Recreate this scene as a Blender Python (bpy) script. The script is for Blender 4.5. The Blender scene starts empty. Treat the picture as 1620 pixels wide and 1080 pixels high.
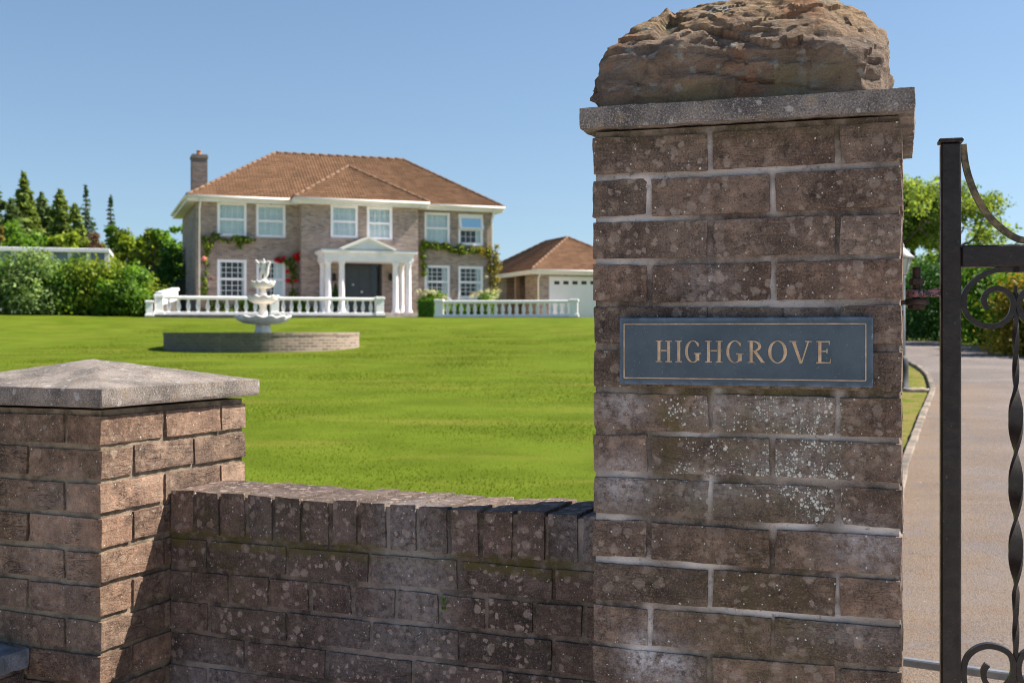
import bpy, math, random
import numpy as np
from mathutils import Vector, Matrix, noise

random.seed(7)
RNG = np.random.default_rng(11)
R = math.radians
PI = math.pi
SC = bpy.context.scene
COL = SC.collection

# ------------------------------------------------------------------ camera
F, CX, HY = 1850.0, 810.0, 526.0            # focal length, centre and eye line of the 1620 px picture
cam_d = bpy.data.cameras.new('camera')
cam = bpy.data.objects.new('camera', cam_d)
COL.objects.link(cam)
cam.location = (0, 0, 0)
cam.rotation_euler = (R(90), 0, 0)
cam_d.sensor_width = 36
cam_d.lens = F / 1620 * 36
cam_d.shift_y = -(540 - HY) / 1620
cam_d.clip_start = 0.05
cam_d.clip_end = 3000
cam_d.dof.use_dof = True
cam_d.dof.focus_distance = 2.3
cam_d.dof.aperture_fstop = 9.0
SC.camera = cam

# ------------------------------------------------------------------ light
SUN_AZ, SUN_EL = 80.0, 48.0
sd = bpy.data.lights.new('sun', 'SUN')
sd.energy = 4.6
sd.angle = R(0.5)
sd.color = (1.0, 0.93, 0.82)
so = bpy.data.objects.new('sun', sd)
COL.objects.link(so)
sv = Vector((math.cos(R(SUN_EL)) * math.sin(R(SUN_AZ)), math.cos(R(SUN_EL)) * math.cos(R(SUN_AZ)), math.sin(R(SUN_EL))))
so.rotation_euler = sv.to_track_quat('Z', 'Y').to_euler()
so.location = (40, 10, 60)
w = bpy.data.worlds.new('World')
SC.world = w
w.use_nodes = True
wn = w.node_tree
bg = wn.nodes['Background']
sky = wn.nodes.new('ShaderNodeTexSky')
sky.sky_type = 'NISHITA'
sky.sun_disc = False
sky.sun_elevation = R(SUN_EL)
sky.sun_rotation = R(SUN_AZ)
sky.altitude = 0
sky.air_density = 1.0
sky.dust_density = 0.45
sky.ozone_density = 2.4
# the horizon band is drawn from a little higher in the sky: a clear, even blue day without the white rim
tc = wn.nodes.new('ShaderNodeTexCoord'); sp = wn.nodes.new('ShaderNodeSeparateXYZ'); cb = wn.nodes.new('ShaderNodeCombineXYZ')
mx = wn.nodes.new('ShaderNodeMath'); mx.operation = 'MAXIMUM'; mx.inputs[1].default_value = 0.0
ma = wn.nodes.new('ShaderNodeMath'); ma.operation = 'MULTIPLY_ADD'; ma.inputs[1].default_value = 0.86; ma.inputs[2].default_value = 0.055
nm = wn.nodes.new('ShaderNodeVectorMath'); nm.operation = 'NORMALIZE'
wn.links.new(tc.outputs['Generated'], sp.inputs[0]); wn.links.new(sp.outputs[0], cb.inputs[0]); wn.links.new(sp.outputs[1], cb.inputs[1])
wn.links.new(sp.outputs[2], mx.inputs[0]); wn.links.new(mx.outputs[0], ma.inputs[0]); wn.links.new(ma.outputs[0], cb.inputs[2])
wn.links.new(cb.outputs[0], nm.inputs[0]); wn.links.new(nm.outputs[0], sky.inputs[0])
tn = wn.nodes.new('ShaderNodeMix'); tn.data_type = 'RGBA'; tn.blend_type = 'MULTIPLY'; tn.inputs[0].default_value = 1.0
tn.inputs[7].default_value = (0.78, 0.80, 0.80, 1)
wn.links.new(sky.outputs[0], tn.inputs[6]); wn.links.new(tn.outputs[2], bg.inputs[0])
bg.inputs[1].default_value = 0.083
SC.view_settings.view_transform = 'Standard'
SC.view_settings.look = 'None'
SC.view_settings.exposure = 1.10
SC.view_settings.gamma = 1.0
SC.render.engine = 'CYCLES'
SC.cycles.filter_width = 1.0
SC.cycles.use_denoising = True

# ------------------------------------------------------------------ node helper
class NT:
    def __init__(self, name):
        self.m = bpy.data.materials.new(name)
        self.m.use_nodes = True
        self.t = self.m.node_tree
        self.b = self.t.nodes['Principled BSDF']
        self.out = self.t.nodes['Material Output']
    def put(self, sock, v):
        if isinstance(v, bpy.types.NodeSocket):
            self.t.links.new(v, sock)
        elif isinstance(v, (tuple, list)) and len(v) == 3 and sock.type == 'RGBA':
            sock.default_value = (*v, 1)
        else:
            sock.default_value = v
    def n(self, typ, ins=None, **props):
        nd = self.t.nodes.new('ShaderNode' + typ)
        for k, v in props.items():
            setattr(nd, k, v)
        for k, v in (ins or {}).items():
            self.put(nd.inputs[k], v)
        return nd
    def obj(self):
        return self.n('TexCoord').outputs['Object']
    def attr(self, name):
        return self.n('Attribute', attribute_name=name).outputs['Fac']
    def math(self, op, a, b=0.0, c=None, clamp=False):
        nd = self.n('Math', operation=op, use_clamp=clamp)
        self.put(nd.inputs[0], a); self.put(nd.inputs[1], b)
        if c is not None: self.put(nd.inputs[2], c)
        return nd.outputs[0]
    def vm(self, op, a, b=None, scale=None):
        nd = self.n('VectorMath', operation=op)
        self.put(nd.inputs[0], a)
        if b is not None: self.put(nd.inputs[1], b)
        if scale is not None: self.put(nd.inputs['Scale'], scale)
        return nd.outputs[0]
    def noise(self, vec, scale, detail=4, rough=0.55, dist=0.0):
        return self.n('TexNoise', {'Vector': vec, 'Scale': scale, 'Detail': detail, 'Roughness': rough, 'Distortion': dist}).outputs['Fac']
    def noisec(self, vec, scale, detail=2):
        return self.n('TexNoise', {'Vector': vec, 'Scale': scale, 'Detail': detail}).outputs['Color']
    def voro(self, vec, scale, rnd=1.0):
        nd = self.n('TexVoronoi', {'Vector': vec, 'Scale': scale, 'Randomness': rnd})
        return nd.outputs['Distance'], nd.outputs['Color']
    def ramp(self, v, lo, hi, a=0.0, b=1.0):
        nd = self.n('MapRange', {'Value': v, 'From Min': lo, 'From Max': hi, 'To Min': a, 'To Max': b}, interpolation_type='SMOOTHSTEP')
        return nd.outputs[0]
    def mix(self, f, a, b, mode='MIX'):
        nd = self.n('Mix', data_type='RGBA', blend_type=mode)
        self.put(nd.inputs[0], f); self.put(nd.inputs[6], a); self.put(nd.inputs[7], b)
        return nd.outputs[2]
    def sep(self, vec):
        return self.n('SeparateXYZ', {0: vec}).outputs
    def comb(self, x, y, z):
        return self.n('CombineXYZ', {0: x, 1: y, 2: z}).outputs[0]
    def scaled(self, vec, s):
        return self.n('Mapping', {'Vector': vec, 'Scale': s}).outputs[0]
    def bump(self, h, strength, dist):
        return self.n('Bump', {'Height': h, 'Strength': strength, 'Distance': dist}).outputs[0]
    def done(self, color=None, rough=None, normal=None, metal=None, spec=None):
        if color is not None: self.put(self.b.inputs['Base Color'], color)
        if rough is not None: self.put(self.b.inputs['Roughness'], rough)
        if normal is not None: self.put(self.b.inputs['Normal'], normal)
        if metal is not None: self.put(self.b.inputs['Metallic'], metal)
        if spec is not None: self.put(self.b.inputs['Specular IOR Level'], spec)
        return self.m

def simple(name, col, rough=0.6, var=0.12, scale=6.0, bump=0.0, metal=0.0, spec=0.5, bscale=None):
    g = NT(name)
    o = g.obj()
    f = g.noise(o, scale, 5)
    dark = tuple(c * (1 - var) for c in col)
    lite = tuple(min(1, c * (1 + var)) for c in col)
    c = g.mix(g.ramp(f, 0.3, 0.7), dark, lite)
    nrm = g.bump(g.noise(o, bscale or scale * 6, 4), 1.0, bump) if bump else None
    return g.done(c, rough, nrm, metal, spec)

# ------------------------------------------------------------------ mesh helper
class MB:
    def __init__(self):
        self.v, self.f, self.mi, self.sm = [], [], [], []
        self.at = {}
    def add(self, vs, fs, mi=0, smooth=False, at=None):
        b = len(self.v)
        self.v.extend([tuple(p) for p in vs])
        for f in fs:
            self.f.append([b + i for i in f]); self.mi.append(mi); self.sm.append(smooth)
        for k, vals in (at or {}).items():
            L = self.at.setdefault(k, [])
            L.extend([0.0] * (b - len(L)))
            L.extend(vals if hasattr(vals, '__len__') else [vals] * len(vs))
    def box(self, x0, x1, y0, y1, z0, z1, mi=0, M=None, at=None):
        vs = [(x0, y0, z0), (x1, y0, z0), (x1, y1, z0), (x0, y1, z0), (x0, y0, z1), (x1, y0, z1), (x1, y1, z1), (x0, y1, z1)]
        if M is not None: vs = [M @ Vector(p) for p in vs]
        self.add(vs, [(0, 3, 2, 1), (4, 5, 6, 7), (0, 1, 5, 4), (1, 2, 6, 5), (2, 3, 7, 6), (3, 0, 4, 7)], mi, at=at)
    def bbox(self, x0, x1, y0, y1, z0, z1, r=0.01, mi=0, M=None):
        """a box with chamfered edges"""
        xs, ys, zs = (x0, x1), (y0, y1), (z0, z1)
        vs, idx = [], {}
        for i in (0, 1):
            for j in (0, 1):
                for k in (0, 1):
                    sx, sy, sz = (r if i == 0 else -r), (r if j == 0 else -r), (r if k == 0 else -r)
                    P = (xs[i], ys[j], zs[k])
                    idx[i, j, k, 0] = len(vs); vs.append((P[0], P[1] + sy, P[2] + sz))
                    idx[i, j, k, 1] = len(vs); vs.append((P[0] + sx, P[1], P[2] + sz))
                    idx[i, j, k, 2] = len(vs); vs.append((P[0] + sx, P[1] + sy, P[2]))
        fs = []
        q = [(0, 0), (1, 0), (1, 1), (0, 1)]
        for s in (0, 1):
            fs.append([idx[s, a, b, 0] for a, b in q])
            fs.append([idx[a, s, b, 1] for a, b in q])
            fs.append([idx[a, b, s, 2] for a, b in q])
        for a in (0, 1):
            for b in (0, 1):
                fs.append([idx[0, a, b, 1], idx[1, a, b, 1], idx[1, a, b, 2], idx[0, a, b, 2]])
                fs.append([idx[a, 0, b, 0], idx[a, 1, b, 0], idx[a, 1, b, 2], idx[a, 0, b, 2]])
                fs.append([idx[a, b, 0, 0], idx[a, b, 1, 0], idx[a, b, 1, 1], idx[a, b, 0, 1]])
        for i in (0, 1):
            for j in (0, 1):
                for k in (0, 1):
                    fs.append([idx[i, j, k, 0], idx[i, j, k, 1], idx[i, j, k, 2]])
        c = Vector(((x0 + x1) / 2, (y0 + y1) / 2, (z0 + z1) / 2))
        V = [Vector(p) for p in vs]
        out = []
        for f in fs:
            n = (V[f[1]] - V[f[0]]).cross(V[f[2]] - V[f[0]])
            m = sum((V[i] for i in f), Vector()) / len(f)
            out.append(f if n.dot(m - c) > 0 else f[::-1])
        if M is not None: V = [M @ p for p in V]
        self.add(V, out, mi)
    def lathe(self, prof, seg=16, c=(0, 0), mi=0, smooth=True, rfun=None):
        vs, fs = [], []
        for r, z in prof:
            for s in range(seg):
                a = 2 * PI * s / seg
                rr = r * (rfun(a, r, z) if rfun else 1)
                vs.append((c[0] + rr * math.cos(a), c[1] + rr * math.sin(a), z))
        n = len(prof)
        for i in range(n - 1):
            for s in range(seg):
                t = (s + 1) % seg
                fs.append((i * seg + s, i * seg + t, (i + 1) * seg + t, (i + 1) * seg + s))
        fs.append([s for s in range(seg)][::-1])
        fs.append([(n - 1) * seg + s for s in range(seg)])
        self.add(vs, fs, mi, smooth)
    def tube(self, pts, rad, seg=8, mi=0, smooth=True, flat=None):
        """round tube along pts; rad number or list"""
        pts = [Vector(p) for p in pts]
        n = len(pts)
        rad = rad if hasattr(rad, '__len__') else [rad] * n
        vs, fs = [], []
        up = Vector((0, 0, 1))
        prev = None
        for i, p in enumerate(pts):
            t = (pts[min(i + 1, n - 1)] - pts[max(i - 1, 0)]).normalized()
            if prev is None:
                a = t.cross(up)
                if a.length < 0.1: a = t.cross(Vector((0, 1, 0)))
            else:
                a = prev - t * prev.dot(t)
            a.normalize(); prev = a
            b = t.cross(a)
            for s in range(seg):
                th = 2 * PI * s / seg
                vs.append(p + (a * math.cos(th) + b * math.sin(th)) * rad[i])
        for i in range(n - 1):
            for s in range(seg):
                t = (s + 1) % seg
                fs.append((i * seg + s, i * seg + t, (i + 1) * seg + t, (i + 1) * seg + s))
        fs.append(list(range(seg))[::-1])
        fs.append([(n - 1) * seg + s for s in range(seg)])
        self.add(vs, fs, mi, smooth)
    def ribbon(self, pts, nrm, wid, thk, mi=0):
        """rectangular bar swept along pts in a plane with normal nrm: wid along nrm, thk in plane"""
        pts = [Vector(p) for p in pts]; nrm = Vector(nrm)
        n = len(pts); vs, fs = [], []
        thk = thk if hasattr(thk, '__len__') else [thk] * n
        for i, p in enumerate(pts):
            t = (pts[min(i + 1, n - 1)] - pts[max(i - 1, 0)]).normalized()
            s = nrm.cross(t).normalized()
            for a, b in ((-1, -1), (1, -1), (1, 1), (-1, 1)):
                vs.append(p + nrm * (a * wid / 2) + s * (b * thk[i] / 2))
        for i in range(n - 1):
            for k in range(4):
                l = (k + 1) % 4
                fs.append((i * 4 + k, i * 4 + l, (i + 1) * 4 + l, (i + 1) * 4 + k))
        fs += [(3, 2, 1, 0), tuple((n - 1) * 4 + k for k in range(4))]
        self.add(vs, fs, mi)
    def prism(self, poly, y0, y1, mi=0):
        """polygon in xz extruded along y"""
        n = len(poly)
        vs = [(x, y0, z) for x, z in poly] + [(x, y1, z) for x, z in poly]
        fs = [list(range(n)), list(range(n, 2 * n))[::-1]]
        for i in range(n):
            j = (i + 1) % n
            fs.append((i, n + i, n + j, j))
        self.add(vs, fs, mi)
    def build(self, name, mats, parent=None, recalc=True, sharp=0):
        me = bpy.data.meshes.new(name)
        me.from_pydata(self.v, [], self.f)
        mats = mats if isinstance(mats, (list, tuple)) else [mats]
        for m in mats: me.materials.append(m)
        me.polygons.foreach_set('material_index', self.mi)
        me.polygons.foreach_set('use_smooth', self.sm)
        for k, vals in self.at.items():
            vals = list(vals) + [0.0] * (len(self.v) - len(vals))
            a = me.attributes.new(k, 'FLOAT', 'POINT')
            a.data.foreach_set('value', vals)
        if recalc:
            import bmesh
            bm = bmesh.new(); bm.from_mesh(me)
            bmesh.ops.recalc_face_normals(bm, faces=bm.faces)
            bm.to_mesh(me); bm.free()
        if sharp: me.set_sharp_from_angle(angle=R(sharp))
        me.update()
        o = bpy.data.objects.new(name, me)
        COL.objects.link(o)
        o.parent = parent
        return o

def npmesh(name, V, Fq, mat, parent=None, at=None):
    """quads from numpy arrays"""
    me = bpy.data.meshes.new(name)
    nv, nf = len(V), len(Fq)
    k = Fq.shape[1]
    me.vertices.add(nv); me.vertices.foreach_set('co', V.astype(np.float32).ravel())
    me.loops.add(nf * k); me.loops.foreach_set('vertex_index', Fq.astype(np.int32).ravel())
    me.polygons.add(nf)
    me.polygons.foreach_set('loop_start', np.arange(0, nf * k, k, dtype=np.int32))
    me.update(calc_edges=True)
    for mname, vals in (at or {}).items():
        a = me.attributes.new(mname, 'FLOAT', 'POINT')
        a.data.foreach_set('value', vals.astype(np.float32))
    me.materials.append(mat)
    me.validate()
    o = bpy.data.objects.new(name, me)
    COL.objects.link(o)
    o.parent = parent
    return o

def tag(o, label, cat, group=None):
    o['label'] = label; o['category'] = cat
    if group: o['group'] = group
    return o
def thing(name, label, cat, loc=(0, 0, 0), rz=0.0, group=None):
    o = bpy.data.objects.new(name, None)
    o.empty_display_size = 0.2
    COL.objects.link(o)
    o.location = loc; o.rotation_euler = (0, 0, rz)
    return tag(o, label, cat, group)
def struct(o, kind='structure'):
    o['kind'] = kind
    return o

class Frame:
    def __init__(self, x, y, z, deg):
        self.o = Vector((x, y)); self.z = z; self.a = R(deg)
        self.ex = Vector((math.cos(self.a), math.sin(self.a))); self.ey = Vector((-math.sin(self.a), math.cos(self.a)))
        self.loc = (x, y, z)
    def at(self, px, py, y0=0.0):
        """where the sight line through a picture point meets the plane y = y0 of this frame: local x, local z"""
        d = Vector(((px - CX) / F, 1.0))
        t = (y0 + self.o.dot(self.ey)) / d.dot(self.ey)
        P = d * t - self.o
        return P.dot(self.ex), t * (HY - py) / F - self.z
    def world(self, x, y, z=0.0):
        p = self.o + self.ex * x + self.ey * y
        return (p.x, p.y, self.z + z)

# ------------------------------------------------------------------ terrain
GP = [(-60, -2.4), (-5, -1.60), (3, -1.42), (10, -1.18), (18, -0.87), (25, -0.615), (31, -0.40), (38, -0.03), (45, 0.52), (50, 0.66), (62, 0.76), (90, 1.2), (400, 4.0)]
def ground(x, y):
    def prof(y):
        for (a, za), (b, zb) in zip(GP, GP[1:]):
            if y <= b:
                t = max(0, (y - a) / (b - a)); return za + (zb - za) * t
        return GP[-1][1]
    z = sum(prof(y + d) for d in (-1.6, -0.8, 0, 0.8, 1.6)) / 5
    if y > 25:
        k = min(1, (y - 25) / 20)
        z += k * 0.022 * max(0, min(20, -x - 12))
        if x > 7: z = z - k * min(1, (x - 7) / 4) * max(0, z + 0.40 - 0.004 * (y - 31)) * 0.9
    return z

# ------------------------------------------------------------------ materials
def fg_brick(name, c1, c2, lich=(0.20, 0.165, 0.14), lam=0.75, crease=1.0):
    g = NT(name)
    o = g.obj()
    tint = g.attr('tint')
    off = g.comb(g.math('MULTIPLY', tint, 37.0), g.math('MULTIPLY', tint, 11.0), g.math('MULTIPLY', tint, 23.0))
    p = g.vm('ADD', o, off)
    n1 = g.noise(p, 13, 8, 0.62)
    col = g.mix(g.ramp(n1, 0.32, 0.68), c1, c2)
    # per-brick brightness and a little hue
    br = g.math('MULTIPLY_ADD', g.math('FRACT', g.math('MULTIPLY', tint, 7.31)), 0.55, 0.72)
    col = g.mix(1.0, col, g.comb(br, br, br), 'MULTIPLY')
    hue = g.math('FRACT', g.math('MULTIPLY', tint, 3.77))
    col = g.mix(g.math('MULTIPLY', hue, 0.35), col, g.mix(1.0, col, (1.25, 0.95, 0.78), 'MULTIPLY'))
    # blotchy mid-scale staining
    mid = g.noise(g.vm('ADD', o, (2.3, 5.1, 0.7)), 42, 6, 0.68)
    col = g.mix(g.ramp(mid, 0.50, 0.66, 0, 0.75), col, g.mix(1.0, col, (1.75, 1.70, 1.62), 'MULTIPLY'))
    col = g.mix(g.ramp(mid, 0.46, 0.32, 0, 0.7), col, g.mix(1.0, col, (0.36, 0.33, 0.34), 'MULTIPLY'))
    # dark grime and fine grit
    col = g.mix(g.ramp(g.noise(o, 5.5, 6, 0.6), 0.48, 0.72, 0, 0.55), col, g.mix(1.0, col, (0.48, 0.47, 0.47), 'MULTIPLY'))
    grit = g.noise(o, 290, 3, 0.75)
    col = g.mix(g.ramp(grit, 0.55, 0.68, 0, 0.75), col, (0.28, 0.235, 0.198))
    col = g.mix(g.ramp(grit, 0.46, 0.33, 0, 0.80), col, (0.025, 0.02, 0.018))
    # round grey lichen blotches
    wob = g.vm('ADD', o, g.vm('SCALE', g.noisec(o, 45, 3), scale=0.020))
    wob = g.vm('ADD', wob, g.vm('SCALE', g.noisec(o, 160, 2), scale=0.006))
    for sc, cut, lo, hi, am in ((34, 0.42, 0.27, 0.40, lam), (60, 0.52, 0.25, 0.38, lam * 0.95)):
        d, c = g.voro(wob, sc)
        pick = g.ramp(g.sep(c)[0], cut - 0.02, cut + 0.02)
        am2 = g.math('MULTIPLY', g.math('MULTIPLY_ADD', g.sep(c)[1], 0.7, 0.3), am)
        spot = g.math('MULTIPLY', g.math('MULTIPLY', g.ramp(d, hi, lo), pick), am2)
        spot = g.math('MULTIPLY', spot, g.ramp(g.noise(o, 230, 3, 0.7), 0.30, 0.52, 0.35, 1.0))
        spot = g.math('MULTIPLY', spot, g.ramp(g.noise(o, 4.0, 3), 0.36, 0.56, 0.22, 1.0))
        col = g.mix(spot, col, lich)
    moss = g.math('MULTIPLY', g.attr('moss'), g.ramp(g.noise(o, 30, 6, 0.65), 0.32, 0.66))
    col = g.mix(moss, col, (0.105, 0.085, 0.030))
    white = g.math('MULTIPLY', g.attr('white'), g.ramp(g.noise(o, 60, 8, 0.78), 0.36, 0.62))
    col = g.mix(white, col, (0.50, 0.48, 0.50))
    sp_at = g.math('MULTIPLY', g.attr('speck'), g.ramp(g.attr('speck'), 0.18, 0.50))
    near = g.ramp(g.noise(g.vm('ADD', o, (1, 2, 9)), 26, 4, 0.6), 0.36, 0.60)
    acc = None
    wob2 = g.vm('ADD', o, g.vm('SCALE', g.noisec(o, 110, 2), scale=0.0045))
    for sc, thr in ((80, 1.14), (135, 1.00), (240, 0.98)):
        d, c = g.voro(wob2, sc)
        sz = g.math('MULTIPLY_ADD', g.sep(c)[1], 0.26, 0.22)
        edge_ = g.math('SUBTRACT', sz, d)
        on = g.math('GREATER_THAN', g.math('ADD', g.sep(c)[0], g.math('MULTIPLY', g.math('MULTIPLY', sp_at, near), 0.95)), thr)
        f_ = g.math('MULTIPLY', g.ramp(edge_, -0.03, 0.08), on)
        acc = f_ if acc is None else g.math('MAXIMUM', acc, f_)
    acc = g.math('MULTIPLY', acc, g.ramp(g.noise(o, 300, 3, 0.7), 0.30, 0.50, 0.35, 0.95))
    haze_ = g.math('MULTIPLY', g.math('MULTIPLY', sp_at, near), g.ramp(g.noise(o, 75, 8, 0.8), 0.42, 0.66, 0, 0.55))
    col = g.mix(haze_, col, (0.40, 0.42, 0.38))
    col = g.mix(acc, col, (0.60, 0.62, 0.58))
    # bump: drag marks, grain
    dv = g.scaled(p, (11, 11, 48))
    cr = g.noise(dv, 1.0, 3, 0.6, 2.2)
    line = g.ramp(g.math('ABSOLUTE', g.math('SUBTRACT', cr, 0.47)), 0.0, 0.022)
    lmask = g.ramp(g.noise(p, 9, 2), 0.47, 0.62)
    line = g.math('MULTIPLY_ADD', g.math('SUBTRACT', line, 1.0), lmask, 1.0)
    col = g.mix(g.math('MULTIPLY', g.math('SUBTRACT', 1.0, line), 0.55 * crease), col, g.mix(1.0, col, (0.32, 0.30, 0.29), 'MULTIPLY'))
    h = g.math('MULTIPLY', line, 0.9 * crease)
    h = g.math('ADD', h, g.math('MULTIPLY', g.noise(dv, 1.3, 5, 0.6, 1.0), 1.1))
    h = g.math('ADD', h, g.math('MULTIPLY', g.noise(p, 130, 5, 0.7), 0.9))
    h = g.math('ADD', h, g.math('MULTIPLY', grit, 0.4))
    return g.done(col, 0.92, g.bump(h, 0.85, 0.0035), spec=0.25)

def fg_mortar(name, light=(0.255, 0.205, 0.172), dark=(0.082, 0.062, 0.052)):
    g = NT(name)
    o = g.obj()
    f = g.ramp(g.math('MULTIPLY_ADD', g.noise(o, 24, 6, 0.65), 0.5, g.math('MULTIPLY', g.noise(o, 6, 5, 0.6), 0.5)), 0.40, 0.60)
    col = g.mix(f, dark, light)
    col = g.mix(g.ramp(g.noise(o, 300, 3, 0.7), 0.55, 0.7, 0, 0.5), col, (0.36, 0.33, 0.29))
    col = g.mix(g.ramp(g.noise(o, 260, 3, 0.7), 0.44, 0.3, 0, 0.7), col, (0.04, 0.035, 0.03))
    moss = g.math('MULTIPLY', g.attr('moss'), g.ramp(g.noise(o, 30, 6, 0.65), 0.35, 0.62))
    col = g.mix(moss, col, (0.095, 0.080, 0.028))
    white = g.math('MULTIPLY', g.attr('white'), g.ramp(g.noise(o, 60, 8, 0.76), 0.30, 0.46))
    col = g.mix(white, col, (0.62, 0.58, 0.56))
    h = g.math('ADD', g.noise(o, 70, 6, 0.7), g.math('MULTIPLY', g.noise(o, 350, 3, 0.7), 0.5))
    return g.done(col, 0.95, g.bump(h, 1.0, 0.004), spec=0.2)

def concrete(name, base, dark, spots, blue=0.0):
    g = NT(name)
    o = g.obj()
    col = g.mix(g.ramp(g.noise(o, 11, 7, 0.62), 0.35, 0.66), dark, base)
    d, c = g.voro(g.vm('ADD', o, g.vm('SCALE', g.noisec(o, 60, 3), scale=0.02)), 26)
    sp = g.math('MULTIPLY', g.ramp(d, 0.42, 0.22), g.ramp(g.sep(c)[0], 0.56, 0.60))
    col = g.mix(g.math('MULTIPLY', sp, 0.55), col, spots)
    d, c = g.voro(g.vm('ADD', o, g.vm('SCALE', g.noisec(o, 90, 3), scale=0.012)), 48)
    sp = g.math('MULTIPLY', g.ramp(d, 0.40, 0.25), g.ramp(g.sep(c)[1], 0.80, 0.83))
    col = g.mix(g.math('MULTIPLY', sp, 0.6), col, (0.56, 0.53, 0.50))
    fine = g.noise(o, 300, 3, 0.8)
    col = g.mix(g.ramp(fine, 0.53, 0.66, 0, 0.85), col, (0.48, 0.45, 0.42))
    col = g.mix(g.ramp(fine, 0.47, 0.34, 0, 0.85), col, (0.055, 0.048, 0.045))
    h = g.math('ADD', g.noise(o, 45, 7, 0.7), g.math('MULTIPLY', fine, 0.6))
    return g.done(col, 0.93, g.bump(h, 1.0, 0.005), spec=0.25)

def rock_mat():
    g = NT('rough_stone')
    o = g.obj()
    strat = g.scaled(o, (9, 9, 22))
    n = g.noise(strat, 1.0, 8, 0.65, 0.8)
    col = g.mix(g.ramp(n, 0.34, 0.66), (0.120, 0.085, 0.068), (0.265, 0.195, 0.145))
    up = g.sep(o)[2]
    gold = g.math('MULTIPLY', g.ramp(g.math('MULTIPLY_ADD', g.noise(o, 7, 6, 0.65), 0.26, up), 0.640, 0.74), 0.8)
    col = g.mix(gold, col, g.mix(g.ramp(g.noise(o, 40, 5, 0.7), 0.35, 0.65), (0.20, 0.125, 0.070), (0.42, 0.28, 0.155)))
    col = g.mix(g.ramp(g.noise(o, 6, 5), 0.54, 0.66, 0, 0.6), col, (0.22, 0.185, 0.105))
    col = g.mix(g.ramp(g.noise(g.vm('ADD', o, (3, 1, 2)), 9, 5), 0.56, 0.70, 0, 0.6), col, (0.31, 0.140, 0.070))
    col = g.mix(g.ramp(g.noise(g.vm('ADD', o, (1, 7, 2)), 8, 6, 0.65), 0.56, 0.66, 0, 0.65), col, (0.24, 0.235, 0.20))
    d, c = g.voro(g.vm('ADD', o, g.vm('SCALE', g.noisec(o, 60, 3), scale=0.025)), 40)
    sp = g.math('MULTIPLY', g.ramp(d, 0.4, 0.2), g.ramp(g.sep(c)[0], 0.76, 0.8))
    col = g.mix(g.math('MULTIPLY', sp, 0.6), col, (0.33, 0.34, 0.32))
    fine = g.noise(o, 260, 4, 0.75)
    col = g.mix(g.ramp(fine, 0.55, 0.72, 0, 0.6), col, (0.34, 0.29, 0.23))
    col = g.mix(g.ramp(fine, 0.45, 0.3, 0, 0.7), col, (0.035, 0.026, 0.022))
    h = g.math('ADD', g.math('MULTIPLY', g.noise(strat, 2.2, 8, 0.7, 0.5), 1.4), g.noise(o, 95, 6, 0.72))
    return g.done(col, 0.93, g.bump(h, 1.0, 0.009), spec=0.25)

M = {}
M['pillar_brick'] = fg_brick('pillar_brick', (0.090, 0.064, 0.053), (0.184, 0.137, 0.110), lich=(0.35, 0.280, 0.235), lam=0.85, crease=0.35)
M['wall_brick'] = fg_brick('wall_brick', (0.078, 0.056, 0.052), (0.150, 0.110, 0.100), lich=(0.42, 0.325, 0.275), lam=1.0, crease=0.35)
M['pier_brick'] = fg_brick('pier_brick', (0.150, 0.096, 0.070), (0.265, 0.176, 0.126), lich=(0.33, 0.25, 0.185), lam=0.6, crease=1.1)
M['mortar'] = fg_mortar('mortar')
M['wall_mortar'] = fg_mortar('wall_mortar', (0.23, 0.175, 0.15), (0.062, 0.046, 0.041))
M['pier_mortar'] = fg_mortar('pier_mortar', (0.29, 0.225, 0.16), (0.12, 0.092, 0.066))
M['cap'] = concrete('cap_concrete', (0.305, 0.255, 0.222), (0.135, 0.112, 0.100), (0.26, 0.185, 0.12))
M['coping'] = concrete('coping_concrete', (0.31, 0.270, 0.245), (0.115, 0.103, 0.100), (0.33, 0.26, 0.17))
M['rock'] = rock_mat()

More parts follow.
